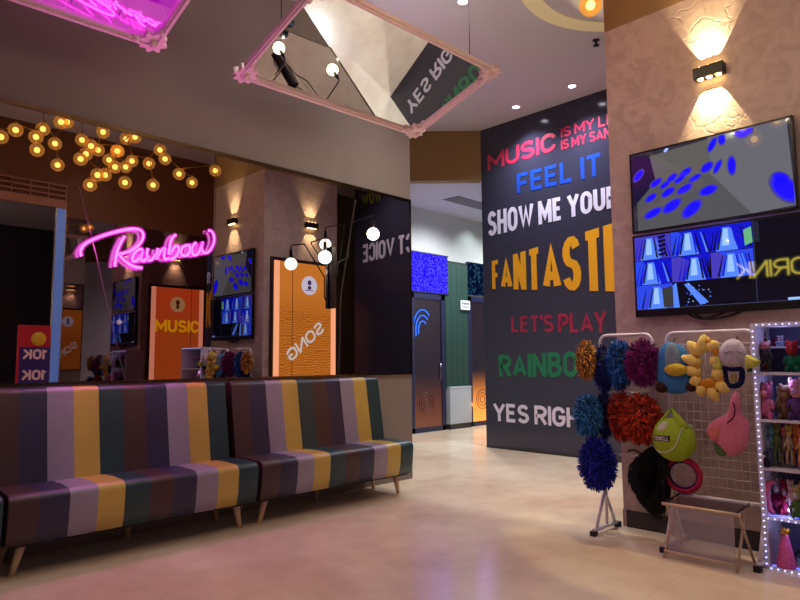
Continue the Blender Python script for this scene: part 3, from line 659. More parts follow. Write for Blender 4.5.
for c, r_ in cells:
    if (c, r_) == (2, 2): continue
    u0, u1 = .245*c, .245*c+.243; v0, v1 = r_/3, r_/3+.325
    U = lambda a: u0+(u1-u0)*a
    V = lambda b: v0+(v1-v0)*b
    q = lambda pts, mi, d: pol(mb, [(U(a), V(b)) for a, b in pts], mi, d, uv2)
    q([(0,0),(1,0),(1,1),(0,1)], rt.choice([1, 2, 3]) if r_ < 2 or c != 1 else 0, .0003)
    if (c, r_) == (1, 2):   # dark view with bright counter edge
        q([(.3,.1),(.42,.05),(.9,.85),(.7,.95)], 4, .0006)
        for i in range(26): a_, b_ = rt.uniform(.3, .95), rt.uniform(.05, .95); q([(a_,b_),(a_+.03,b_),(a_+.03,b_+.04),(a_,b_+.04)], rt.choice([2, 4, 5]), .0008)
        q([(0,.1),(.1,.0),(.16,1),(0,1)], 4, .0006); continue
    m0 = rt.uniform(.35, .6)
    q([(m0-.08,.1),(m0+.1,.1),(m0+.28,1),(m0-.25,1)], 4, .0005)   # lit corridor floor
    q([(m0-.05,.15),(m0+.05,.15),(m0+.08,.8),(m0-.1,.8)], 5, .0007)
    q([(0,0),(.2,0),(m0-.12,.2),(m0-.3,1),(0,1)], rt.choice([2, 3, 1]), .0004)
    for i in range(5):
        a_ = m0+.12+i*.07; q([(a_,.15),(a_+.025,.15),(min(1, a_+.12+i*.02),.95),(min(.96, a_+.07+i*.02),.95)], rt.choice([0, 1, 0, 4]), .0009)
    for i in range(3):
        a_ = m0-.1-i*.1; q([(a_,.15+i*.05),(a_+.03,.15),(max(.03, a_-.08),.95),(max(0, a_-.13),.95)], rt.choice([0, 1, 3]), .001)
    if (c, r_) == (0, 0):
        for i in range(5): q([(.66,.08+i*.18),(.86,.03+i*.18),(.88,.12+i*.18),(.70,.18+i*.18)], 0, .0011)
    if (c, r_) == (2, 0): q([(.8,.3),(.98,.2),(1,.8),(.82,.9)], 6, .0011)
    if (c, r_) == (0, 2): q([(.72,.2),(1,.1),(1,.95),(.75,.95)], 7, .0011)
for i in range(14): pol(mb, [(.745,.02+i*.018),(.77,.02+i*.018),(.77,.025+i*.018),(.745,.025+i*.018)], 8, .0005, uv2)
pol(mb, [(.738,0),(.741,0),(.741,1),(.738,1)], 8, .0005, uv2); pol(mb, [(.0,.985),(1,.985),(1,.992),(0,.992)], 8, .0005, uv2)
pol(mb, [(.9,.955),(.985,.955),(.985,.985),(.9,.985)], 5, .0006, uv2)
mb.build('screen', [gloss_glow('cvk', (8, 10, 26), .8), gloss_glow('cv1', (12, 20, 200), 1.1), gloss_glow('cv2', (40, 70, 225), 1.1), gloss_glow('cv3', (70, 60, 190), 1), gloss_glow('cv4', (84, 130, 245), 1.1), gloss_glow('cv5', (150, 190, 255), 1.1), gloss_glow('cv6', (110, 190, 140), .9), gloss_glow('cv7', (60, 60, 60), .9), gloss_glow('cv8', (70, 78, 110), .8)], t2)
# cables under the lower television
mb = MB().tube(smooth_path([(PX-.03, 1.75, 1.64), (PX-.03, 1.70, 1.60), (PX-.04, 1.62, 1.585), (PX-.03, 1.5, 1.60), (PX-.02, 1.40, 1.64)], 5), .008, 8)
mb.tube(smooth_path([(PX-.03, 1.80, 1.64), (PX-.04, 1.70, 1.59), (PX-.03, 1.58, 1.61), (PX-.02, 1.52, 1.64)], 5), .007, 8)
mb.build('cable', m_rubber, t2)
point('screen_light', (PX-.45, 1.6, 2.2), 2.5, (.25, .3, 1), .15)

# yellow neon word on the entrance wall, mirrored in the lower screen
t = thing('neon_sign', (-1.39, 2.75, 2.62), 'yellow neon sign reading DRINK on the entrance wall, reflected in the lower screen', 'neon sign')
o = lettering('DRINK', lambda u, v: (-1.37, 2.30+u*.98, 2.56+v*.26), glow('neon_yellow', (255, 232, 90), 7), t, 'neon_letter', th=.11)
MB().box((-1.398, 2.26, 2.5), (-1.38, 3.42, 2.88)).build('back_panel', pbr('neon_back', (30, 28, 16), .6), t)

# ------------------------------------------------------------------ corridor doors and panels
m_frame = pbr('navy_door_frame', (30, 32, 66), .3)
def corridor_door(name, x0, x1, ztop, n_, glowc, s0, arcs):
    d = struct(name, MB().box((x0, CY-.05, 0), (x0+.10, CY, ztop)).box((x1-.10, CY-.05, 0), (x1, CY, ztop)).box((x0, CY-.05, ztop-.1), (x1, CY, ztop)).box((x0, CY-.05, 0), (x1, CY, .09)), m_frame)
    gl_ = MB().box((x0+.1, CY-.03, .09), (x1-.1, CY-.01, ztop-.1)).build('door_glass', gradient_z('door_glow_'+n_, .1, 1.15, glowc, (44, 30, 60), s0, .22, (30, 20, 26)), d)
    mb = MB()
    cxx = (x0+x1)/2-.05
    for r_ in (.07, .13, .19):
        mb.tube([(cxx+r_*math.cos(2*PI*i/28), CY-.035, .52+r_*math.sin(2*PI*i/28)) for i in range(28)], .007, 6, closed=True)
    mb.build('ring_ornament', pbr('ring_dark', (70, 40, 40), .3), d)
    MB().tube([(x1-.14, CY-.05, .95), (x1-.14, CY-.05, 1.25)], .012, 8).build('door_handle', pbr('steel_handle', (120, 120, 140), .3, metal=1), d)
    if arcs:
        ab = MB()
        for r_ in (.12, .19, .26):
            ab.tube([(x0+.34+r_*math.cos(R(200-i*9)), CY-.04, 1.85+r_*1.5*math.sin(R(200-i*9))) for i in range(18)], .012, 6)
        ab.build('neon_arc', glow('blue_neon_arc', (50, 110, 255), 1.6), d)
    return d
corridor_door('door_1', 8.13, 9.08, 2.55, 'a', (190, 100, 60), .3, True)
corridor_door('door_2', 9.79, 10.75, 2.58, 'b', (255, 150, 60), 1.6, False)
t = thing('light_box', (8.6, CY, 2.6), 'bright blue patterned light panel above the corridor door', 'light panel')
MB().box((8.05, CY-.06, 2.58), (9.17, CY-.005, 3.30)).build('panel', led_pattern('blue_led_pattern', (88, 90, 255), (40, 10, 238), 1.25, 26), t)
for z_ in (3.30, 2.56): MB().box((8.03, CY-.065, z_), (9.19, CY, z_+.02)).build('edge_trim', m_frame, t)
t = thing('patterned_panel', (10.2, CY, 2.6), 'dark teal patterned panel above the farther corridor door', 'light panel')
MB().box((9.80, CY-.06, 2.62), (10.75, CY-.005, 3.28)).build('panel', led_pattern('teal_pattern', (50, 96, 120), (12, 22, 60), .6, 16), t)
m_green = pbr('dark_green_panel', (30, 62, 54), .5)
t = thing('wall_panel', (9.45, CY, .8), 'dark green fluted wall panel between the two corridor doors', 'panel')
mb = MB()
for i in range(4): mb.box((9.10+i*.172, CY-.05, .80), (9.10+i*.172+.166, CY-.005, 3.20))
mb.build('panel', m_green, t)
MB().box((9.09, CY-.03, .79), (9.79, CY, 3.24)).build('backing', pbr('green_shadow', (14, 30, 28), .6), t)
t = thing('cabinet', (9.44, CY-.1, 0), 'low pale grey cabinet between the corridor doors', 'cabinet')
MB().box((9.12, CY-.12, .10), (9.76, CY, .79)).build('body', pbr('pale_grey_laminate', (176, 184, 194), .4), t, bevel=.006)
MB().box((9.14, CY-.10, 0), (9.76, CY, .10)).build('plinth', m_base, t)
MB().box((9.12, CY-.125, .775), (9.76, CY, .80)).build('top', pbr('pale_grey_edge', (190, 196, 204), .4), t)
t = thing('door_sign', (9.68, CY-.08, 2.33), 'small white illegible notice beside the farther corridor door', 'sign')
MB().box((9.53, CY-.09, 2.30), (9.80, CY-.07, 2.48)).build('plate', pbr('sign_white', (226, 226, 232), .5, emit=(220, 225, 235), es=.3), t)
mb = MB()
for i in range(5): mb.box((9.56+i*.045, CY-.094, 2.40), (9.59+i*.045, CY-.09, 2.44))
for i in range(4): mb.box((9.57+i*.05, CY-.094, 2.34), (9.60+i*.05, CY-.09, 2.365))
mb.build('print', pbr('sign_print', (80, 84, 96), .6), t)
spot('corridor_wash', (9.9, 7.5, 4.1), (9.9, 7.97, 2.6), 22, (.8, 1, .95), 110, .8, .05)
spot('corridor_wash', (8.6, 6.9, 4.1), (8.6, 7.2, 0), 380, (.95, .98, 1), 150, 1, .08)
spot('corridor_wash', (10.6, 6.9, 4.1), (10.6, 7.2, 0), 300, (.95, .98, 1), 150, 1, .08)
point('blue_spill', (8.6, CY-.35, 2.9), 6, (.2, .2, 1), .2)
point('violet_spill', (8.05, 6.25, 2.2), 5, (.35, .3, 1), .12)
point('door_warm_glow', (10.2, CY-.3, .4), 3, (1, .45, .15), .1)

# ------------------------------------------------------------------ garment racks
def foot(t, x0, x1, y, top):
    """A-shaped foot along x, meeting the post at `top`"""
    xm = (x0+x1)/2; mb = MB()
    mb.tube([(x0, y, .035), (x1, y, .035)], .014, 10)
    mb.tube([(x0+.04, y, .035), (xm, y, top)], .012, 10); mb.tube([(x1-.04, y, .035), (xm, y, top)], .012, 10)
    o = mb.build('foot', m_white, t)
    for x_ in (x0, x1): MB().box((x_-.024, y-.02, 0), (x_+.024, y+.02, .035)).build('rubber_tip', m_rubber, o)
def rack(name, X, yl, yr, ztop, feet, label):
    t = thing(name, (X, (yl+yr)/2, 0), label, 'display rack', 'white display racks')
    r_ = .055
    path = [(X, yl, .04)] + [(X, yl, ztop-r_)] + [(X, yl-r_*(1-math.cos(a*PI/12)), ztop-r_+r_*math.sin(a*PI/12)) for a in range(1, 7)] + [(X, yr+r_*(1-math.sin(a*PI/12)), ztop-r_+r_*math.cos(a*PI/12)) for a in range(0, 7)] + [(X, yr, .04 if feet == 2 else .40)]
    MB().tube(path, .012, 12).build('hoop', m_white, t)
    for y_ in (yl, yr)[:feet]: foot(t, X-.21, X+.17, y_, .30)
    return t
XR = 4.60
pr = rack('pompom_rack', XR, 2.40, 1.99, 1.485, 1, 'white tube rack hung with colourful pom-poms beside the pillar')
for z_ in (.58, 1.05): MB().tube([(XR, 2.40, z_), (XR, 1.99, z_)], .007, 8).build('cross_bar', m_white, pr)
MB().tube([(XR, 1.99, .41), (XR-.02, 1.93, .41), (4.56, 1.865, .41)], .009, 8).build('joining_bar', m_white, pr)
XG = 4.56
gr = rack('grid_rack', XG, 1.865, 1.29, 1.485, 2, 'white wire grid rack hung with plush hats beside the toy shelf')
mb = MB()
for i in range(12): y_ = 1.84-i*.048; mb.tube([(XG-.012, y_, .42), (XG-.012, y_, 1.40)], .0026, 5)
for i in range(16): z_ = .44+i*.062; mb.tube([(XG-.012, 1.862, z_), (XG-.012, 1.293, z_)], .0026, 5)
mb.build('wire_grid', pbr('wire_white', (196, 190, 200), .4), gr)
MB().tube([(XG, 1.865, .36), (XG, 1.29, .36)], .011, 8).build('cross_bar', m_white, gr)
MB().tube([(XG, 1.865, 1.40), (XG, 1.29, 1.40)], .006, 8).build('cross_bar', m_white, gr)

# ------------------------------------------------------------------ pom-poms
def pompom(px0, px1, py0, py1, X, rgb, label, seed, n=900, depth=.6, name='pompom'):
    a = at(px0, (py0+py1)/2, 'X', X); b = at(px1, (py0+py1)/2, 'X', X); c0 = at((px0+px1)/2, py0, 'X', X); c1 = at((px0+px1)/2, py1, 'X', X)
    c = (c0+c1)/2; ry = abs(a.y-b.y)/2; rz = abs(c0.z-c1.z)/2; rx = min(.11, max(ry, .06)*depth*1.6)
    t = thing(name, (c.x, c.y, c.z), label, 'pom-pom', 'pom-poms on the white rack')
    rr = random.Random(seed); mb = MB()
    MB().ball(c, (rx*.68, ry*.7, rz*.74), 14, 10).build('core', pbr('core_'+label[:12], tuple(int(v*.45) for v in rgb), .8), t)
    for i in range(int(n*1.35)):
        zz = rr.uniform(-1, 1); th = rr.uniform(0, 2*PI); q = math.sqrt(1-zz*zz)
        d = Vector((q*math.cos(th)*rx, q*math.sin(th)*ry, zz*rz)); L = rr.uniform(.80, 1.04)
        p0 = c+d*.62; p2 = c+d*L+Vector((0, 0, -.010)); dn = d.normalized()
        s1 = dn.cross(Vector((rr.uniform(-1,1), rr.uniform(-1,1), rr.uniform(-1,1)))).normalized()
        p1 = (p0+p2)/2+s1*rr.uniform(-.02, .02); p2 = p2+s1*rr.uniform(-.02, .02)
        w_ = dn.cross(s1).normalized()*rr.uniform(.0025, .0048); w2 = s1*.0022
        mi = rr.choice((0, 0, 1, 2))
        mb.add([p0-w_, p0+w_, p1+w_+w2, p1-w_-w2, p2-w_, p2+w_], [(0,1,2,3), (3,2,5,4)], mi)
    k3 = [pbr(f'foil_{rgb}_{j}', tuple(min(255, int(v*f_)) for v in rgb), .5, spec=.3) for j, f_ in enumerate((.92, .62, 1.15))]
    mb.build('strands', k3, t); 
    return t
pompom(593, 614, 343, 392, 4.56, (22, 28, 112), 'dark navy pom-pom at the top of the rack, between gold and sky blue', 2, 750)
pompom(576, 597, 338, 380, 4.50, (206, 150, 68), 'gold pom-pom at the top left of the rack', 1, 650)
pompom(606, 633, 337, 390, 4.55, (36, 104, 186), 'bright blue pom-pom at the top middle of the rack', 3, 900)
pompom(624, 662, 337, 387, 4.50, (128, 22, 108), 'magenta pom-pom at the top right of the rack', 4, 1300)
pompom(596, 613, 388, 440, 4.58, (22, 30, 104), 'navy pom-pom in the middle row behind the pale blue one', 6, 650)
pompom(573, 603, 391, 438, 4.50, (52, 132, 190), 'pale blue pom-pom at the middle left of the rack', 5, 950)
pompom(608, 634, 388, 442, 4.54, (176, 48, 26), 'orange-red pom-pom at the middle of the rack, left of the larger one', 7, 800)
pompom(619, 664, 391, 445, 4.49, (196, 62, 30), 'large orange-red pom-pom at the middle right of the rack', 8, 1500)
pompom(578, 617, 434, 491, 4.49, (28, 40, 176), 'royal blue pom-pom at the bottom of the rack', 9, 1500)

# black wig
c = at(651, 486, 'X', 4.46)
t = thing('wig', (4.46, c.y, c.z+.25), 'long straggly black wig hanging left of the grid rack', 'wig', None)
rr = random.Random(11); mb = MB(); K = 4.46
def wcen(y): return 655-7*math.sin(PI*min(1, max(0, (y-448)/62)))+(4*max(0, y-500)/20)
def whalf(y):
    f_ = (y-447)/75; return 19*(max(0, math.sin(PI*min(1, f_**.62)))**.7)
for i in range(900):
    u = rr.uniform(-1, 1); dx = rr.uniform(-.045, .045); y0 = rr.uniform(448, 498); L_ = rr.uniform(14, 26)
    a = at(wcen(y0)+u*whalf(y0)*.8, y0, 'X', K+dx*(1-u*u)); y1 = y0+L_*.5; y2 = min(524, y0+L_)
    b = at(wcen(y1)+u*whalf(y1)*1.0+rr.uniform(-1.5, 1.5), y1, 'X', K+dx); c = at(wcen(y2)+u*whalf(y2)*1.02+rr.uniform(-3.5, 3.5), y2, 'X', K+dx)
    w_ = Vector((0, .0055, 0)); mb.add([a-w_, a+w_, b+w_, b-w_, c-w_*.2, c+w_*.2], [(0,1,2,3),(3,2,5,4)], 0)
mb.build('hair', pbr('black_hair', (7, 6, 8), .6, spec=.2), t)
ys = list(range(448, 520, 6)); ctr = [at(wcen(y_), y_, 'X', K) for y_ in ys]
MB().tube(ctr, [max(.006, whalf(y_)/150*(.66 if y_ < 485 else .66-.014*(y_-485))) for y_ in ys], 14).build('hair_core', pbr('black_hair_core', (5, 5, 6), .9, spec=.1), t)
MB().tube(smooth_path([at(628, 451, 'X', K), at(634, 450, 'X', K), at(640, 453, 'X', K), at(648, 458, 'X', K)], 4), .006, 8).build('loose_lock', MATS['black_hair'], t)

# ------------------------------------------------------------------ plush hats and headbands on the grid
K = 4.49
H = lambda x, y, X=K: at(x, y, 'X', X)
def plush(name, rgb, r2=None): return pbr('plush_'+name, rgb, .9, spec=.15, noise=(60, r2 or tuple(int(v*.82) for v in rgb), .2), bump=(220, .25))
def ell(mb, x0, x1, y0, y1, X=K, rx=.05, mi=0, rotx=0):
    a = H((x0+x1)/2, y0, X); b = H((x0+x1)/2, y1, X); l = H(x0, (y0+y1)/2, X); r_ = H(x1, (y0+y1)/2, X)
    rot = Matrix.Rotation(rotx, 3, 'X') if rotx else None
    mb.ball((a+b)/2, (rx, abs(l.y-r_.y)/2, abs(a.z-b.z)/2), 20, 12, mi, rot); return mb
def blob(mb, pts, X, th, mi=0, n=5):
    """puffy cushion with the given outline (photo measurements on plane X)"""
    P_ = smooth_path([H(x, y, X) for x, y in pts], 3, closed=True); c = sum(P_, Vector())/len(P_); k_ = len(P_)
    rings = []
    for sgn in (-1, 1):
        for j in range(n):
            a = PI/2*j/n; sc = math.cos(a); rings.append((sgn, sc, th*math.sin(a)))
    front = [[c+(p-c)*math.cos(PI/2*j/n)**.6+Vector((-th*math.sin(PI/2*j/n), 0, 0)) for p in P_] for j in range(n)]
    back = [[c+(p-c)*math.cos(PI/2*j/n)**.6+Vector((th*.6*math.sin(PI/2*j/n), 0, 0)) for p in P_] for j in range(1, n)]
    rows = back[::-1]+front; vs = [v for r_ in rows for v in r_]+[c+Vector((-th, 0, 0)), c+Vector((th*.6, 0, 0))]
    fs = [(a*k_+j, a*k_+(j+1) % k_, (a+1)*k_+(j+1) % k_, (a+1)*k_+j) for a in range(len(rows)-1) for j in range(k_)]
    L_ = len(rows)*k_; fs += [((len(rows)-1)*k_+j, (len(rows)-1)*k_+(j+1) % k_, L_) for j in range(k_)]+[((j+1) % k_, j, L_+1) for j in range(k_)]
    return mb.add(vs, fs, mi, True)
def root(name, x, y, label, cat): p = H(x, y); return thing(name, (K, p.y, p.z), label, cat)
# blue hat with yellow bill
t = root('plush_hat', 672, 340, 'blue plush hat with a yellow bill at the left of the grid rack', 'plush hat')
blob(MB(), [(669,342),(680,345),(690,356),(694,375),(690,390),(678,394),(664,391),(657,378),(658,358),(662,346)], 4.50, .05).build('body', plush('blue', (60, 126, 186)), t)
blob(MB(), [(668,344),(676,344),(681,358),(680,370),(668,370),(665,356)], 4.465, .03).build('pale_front', plush('paleblue', (128, 150, 166)), t)
ell(MB(), 664, 688, 363.5, 376, 4.44, .03).build('bill', plush('billyellow', (206, 178, 52)), t)
for a_ in ((655,668,382,393),(686,697,382,392)): ell(MB(), *a_, 4.47, .03).build('brown_paw', plush('brown', (62, 36, 32)), t)
MB().tube([H(673,345), H(674,340), (4.545, H(674,338).y, H(674,338).z)], .004, 6).build('hanging_loop', m_black, t)
# sun hat
t = root('plush_sun_hat', 705, 336, 'yellow plush sun-shaped hat with pointed rays and a face opening', 'plush hat')
mb = MB(); cxp, cyp = 706, 367
my = plush('sunyellow', (228, 204, 118), (214, 184, 92)); mo = plush('sunorange', (214, 146, 48))
ring = [(705,341),(713,346),(717,358),(719,370),(721,384),(714,391),(703,388),(698,377),(696,362),(698,348)]
Pr = smooth_path([H(x, y, 4.46) for x, y in ring], 4, closed=True)
MB().tube(Pr, .022, 12, closed=True).build('face_ring', mo, t)
mb = MB()
for x0, y0, x1, y1 in ((703,348,704,335),(711,347,718,343),(716,362,713,356),(698,352,688,342),(697,362,682,357),(697,372,684,369),(699,380,690,383),(703,388,700,396),(712,390,717,401),(720,385,728,391),(718,376,718,366)):
    a, b = H(x0, y0, 4.47), H(x1, y1, 4.46); d = b-a
    mb.tube([a-d*.3, a+d*.15, a+d*.6, a+d*.95, b+d*.06], [.030, .043, .034, .018, .005], 14)
mb.build('ray', my, t)
MB().tube([H(705,342,4.48), (4.545, H(705,338).y, H(705,338).z)], .01, 8).build('hanging_loop', my, t)
blob(MB(), [(702,380),(711,378),(718,383),(715,389),(706,389),(701,385)], 4.455, .022).build('lower_face', plush('sundeep', (204, 134, 36)), t)
# white hat with yellow flippers
t = root('plush_hat', 735, 339, 'white domed plush hat with yellow flippers and a navy band', 'plush hat')
blob(MB(), [(733,338.5),(742,343),(747,354),(746,364),(735,368),(723,365),(719,354),(724,343)], 4.48, .065).build('dome', plush('white', (196, 186, 196)), t)
MB().tube(smooth_path([H(724,353,4.42), H(731,351,4.405), H(738,351.5,4.405), H(745,355,4.42)], 4), .004, 6).build('seam', plush('whiteshade', (150, 138, 150)), t)
mb = MB(); mb.tube(Pr and smooth_path([H(x, y, 4.47) for x, y in ((725,367),(731,369),(738,369),(742,371),(741,382),(735,386),(727,384),(725,375))], 3, closed=True), .018, 10, closed=True); mb.build('navy_band', plush('navy', (26, 26, 74)), t)
ell(MB(), 730, 737, 374, 383, 4.455, .01).build('gold_tag', plush('tan', (150, 130, 80)), t)
blob(MB(), [(717,354),(722,363),(721,371),(714,371),(713,362)], 4.46, .03).build('flipper', plush('flipperyellow', (206, 204, 92)), t)
blob(MB(), [(747,355),(756,358),(761,362),(756,367),(746,368),(745,361)], 4.44, .03).build('flipper', plush('flipperyellow', (206, 204, 92)), t)
MB().tube([H(735,342), (4.545, H(735,336).y, H(735,336).z)], .004, 6).build('hanging_loop', m_black, t)
# tennis ball bag
t = root('tennis_ball_bag', 671, 410, 'lime green tennis-ball shaped bag with a white seam on the grid rack', 'bag')
mlime = plush('lime', (160, 186, 52), (140, 168, 42))
cb = (H(674,419,4.45)+H(674,460,4.45))/2; rb_ = abs(H(652,440,4.45).y-H(695,440,4.45).y)/2
MB().ball(cb, (.085, rb_, rb_*1.0), 28, 18).build('body', mlime, t)
MB().tube([H(671,409,4.50), H(664,417,4.44), H(657,426,4.42), H(653,436,4.42)], [.006,.009,.012,.006], 8).build('strap', mlime, t)
MB().tube([H(672,409,4.50), H(677,417,4.43), H(683,426,4.42), H(687,430,4.42)], [.008,.02,.03,.012], 10).build('strap', mlime, t)
MB().tube([H(671,411,4.50), (4.545, H(671,407).y, H(671,407).z)], .008, 6).build('hanging_loop', mlime, t)
def onball(x, y, off=.003):
    p = H(x, y, 4.45); dy = (p.y-cb.y)/rb_; dz = (p.z-cb.z)/rb_; q = max(0, 1-dy*dy-dz*dz)
    return Vector((cb.x-.085*math.sqrt(q)-off, p.y, p.z))
mwh = plush('seamwhite', (214, 220, 190))
MB().tube(smooth_path([onball(*q) for q in ((655,447),(662,451),(671,451),(679,446),(683,438),(685,429),(689,425),(693,427))], 4), .0045, 8).build('white_seam', mwh, t)
mb = MB(); gx = [(656+i*3.2, 0) for i in range(7)]; vs = []
for i in range(7):
    for y_ in (434, 439.5): vs.append(onball(656+i*3.2, y_+i*.15, .004))
mb.add(vs, [(i*2, i*2+1, i*2+3, i*2+2) for i in range(6)]); mb.build('black_label', pbr('label_black', (20, 22, 18), .6), t)
lettering('TENCLL', lambda u, v: onball(657.2+u*17, 438.8+u*.8-v*3.8, .006), pbr('label_white', (220, 222, 214), .6), t)
blob(MB(), [(659,424),(665,421),(668,425),(664,431),(658,430)], 4.385, .008).build('white_patch', mwh, t)
# pink hood
t = root('plush_hood', 736, 392, 'pink plush fruit hood with a green leaf on the grid rack', 'plush hat')
blob(MB(), [(732,398),(734,392),(739,393),(741,402),(741,412),(748,421),(750,434),(746,448),(737,455),(729,455),(722,449),(716,443),(708,435),(707,428),(713,421),(722,416),(730,410)], 4.47, .055).build('body', plush('pink', (214, 128, 152), (196, 108, 136)), t)
MB().tube(smooth_path([H(733,402,4.415), H(735,410,4.40), H(733,418,4.395), H(727,423,4.40)], 4), .005, 8).build('dark_slit', plush('maroon', (110, 40, 70)), t)
blob(MB(), [(708,428),(716,422),(722,428),(720,438),(714,441),(708,435)], 4.43, .02).build('coral_patch', plush('coral', (222, 126, 122)), t)
blob(MB(), [(714,443),(720,444),(728,451),(725,456),(717,454)], 4.46, .02).build('leaf', plush('leaf', (90, 120, 74)), t)
MB().tube([H(736,394,4.48), (4.545, H(736,390).y, H(736,390).z)], .006, 6).build('hanging_loop', plush('pink', (0,0,0)), t)
# pink ring
t = root('plush_ring', 683, 456, 'crimson pink ring cushion with a navy inner edge below the tennis-ball bag', 'ring')
def ringpath(rx_, ry_, X):
    c0, c1 = H(683, 475-ry_, X), H(683, 475+ry_, X); l, r_ = H(683-rx_, 475, X), H(683+rx_, 475, X); c = (c0+c1)/2
    return [Vector((X, c.y+abs(l.y-r_.y)/2*math.cos(2*PI*i/40), c.z+abs(c0.z-c1.z)/2*math.sin(2*PI*i/40))) for i in range(40)]
MB().tube(ringpath(16.5, 15.5, 4.49), .021, 12, closed=True).build('cushion', plush('crimson', (190, 48, 84)), t)
MB().tube(ringpath(13.6, 12.8, 4.478), .007, 8, closed=True).build('navy_lining', plush('lining', (50, 44, 96)), t)
MB().tube([H(683,459), (4.545, H(683,455).y, H(683,455).z)], .004, 6).build('hanging_loop', m_black, t)
# small dark bag behind the wig
t = root('small_pouch', 666, 480, 'small dark brown pouch hanging between the wig and the ring', 'pouch')
blob(MB(), [(662,482),(668,481),(671,490),(669,500),(663,501),(660,492)], 4.53, .03).build('body', plush('darkpouch', (40, 34, 36)), t)
MB().tube([H(665,482,4.52), H(665,470,4.545)], .003, 6).build('strap', plush('tan', (150, 130, 80)), t)

# ------------------------------------------------------------------ folding stand
t = thing('folding_stand', (4.40, 1.57, 0), 'folding stand with pale crossed legs and a clear front sheet below the grid rack', 'folding stand')
mw = pbr('beige_tube', (196, 170, 140), .4)
ya, yb2 = 1.80, 1.36; xf, xb = 4.25, 4.50
mb = MB()
mb.tube([(xf, ya+.02, .345), (xf, yb2-.02, .345)], .010, 8); mb.build('front_rail', mw, t)
MB().tube([(xb, ya+.02, .37), (xb, yb2-.03, .37)], .010, 8).build('back_rail', m_white, t)
for y_ in (ya, yb2):
    MB().tube([(xf+.02, y_, .345), (xb+.03, y_, 0.0)], .009, 8).build('leg', mw, t)
    MB().tube([(xb-.02, y_+.014, .37), (xf-.02, y_+.014, 0.0)], .009, 8).build('leg', mw, t)
MB().tube([(xf-.012, ya+.014, .045), (xf-.012, yb2+.014, .045)], .008, 8).build('lower_rail', mw, t)
MB().box((xf, yb2, .352), (xb, ya, .357)).build('top_sheet', glassy('clear_sheet_top', (226, 220, 228), .12, None, 0, .25), t)
MB().box((xf-.004, yb2+.02, .05), (xf, ya-.02, .345)).build('front_sheet', pbr('frosted_sheet', (176, 168, 178), .3, alpha=.42), t)
for y_ in (ya, yb2): MB().tube([(xf, y_, .358), (xb, y_, .372)], .006, 8).build('side_rail', m_black, t)

# ------------------------------------------------------------------ toy shelf with LED lights
SYL, SYR, SXF, SXB = 1.285, .62, 4.46, 4.78
t = thing('toy_shelf', (4.62, .95, 0), 'white open toy shelf outlined with small white LED lights', 'shelf')
mfr = pbr('shelf_white', (206, 200, 214), .4)
MB().box((SXF, SYL-.03, 0), (SXB, SYL, 1.50)).build('side_panel', mfr, t)
MB().box((SXF, SYR, 0), (SXB, SYR+.03, 1.50)).build('side_panel', mfr, t)
MB().box((SXF, SYR, 1.50), (SXB, SYL, 1.525)).build('top', mfr, t)
MB().box((SXB-.01, SYR+.03, 0), (SXB, SYL-.03, 1.50)).build('back_panel', pbr('shelf_back', (88, 88, 128), .6), t)
ZS = [.016, .315, .615, .915, 1.21]
for z_ in ZS:
    MB().box((SXF+.004, SYR+.03, z_-.016), (SXB-.01, SYL-.03, z_)).build('shelf_board', mfr, t)
MB().box((SXF+.14, SYR+.03, 1.365), (SXB-.01, SYL-.03, 1.375)).build('shelf_board', mfr, t)
led = glow('led_white', (180, 188, 255), 3.2); mb = MB()
pts = [(SYL-.015, .03+i*.037) for i in range(40)]+[(SYL-.04-i*.037, 1.512) for i in range(17)]+[(SYL-.04-i*.037, .308) for i in range(17)]+[(SYL-.04-i*.037, .008) for i in range(17)]
for y_, z_ in pts: mb.ball((SXF-.005, y_, z_), .0043, 8, 6)
o = mb.build('led_string', led, t); o['kind'] = 'stuff'
mb = MB()
for z_ in (.02, .322):
    mb.tube(smooth_path([(SXF+.02, SYL-.04, z_), (SXF+.05, 1.15, z_+.004), (SXF+.02, 1.0, z_), (SXF+.06, .85, z_+.004)], 6), .003, 6)
mb.build('light_cable', glow('led_cable', (110, 120, 255), 2.0), t)
for y_, z_, e_ in ((1.1, .26, .5), (1.15, .06, .6), (1.15, .36, .5), (1.12, .86, .5), (1.12, 1.16, .5), (1.12, 1.46, .5)):
    point('shelf_led_glow', (SXF+.06, y_, z_), e_*.55, (.45, .5, 1), .03)

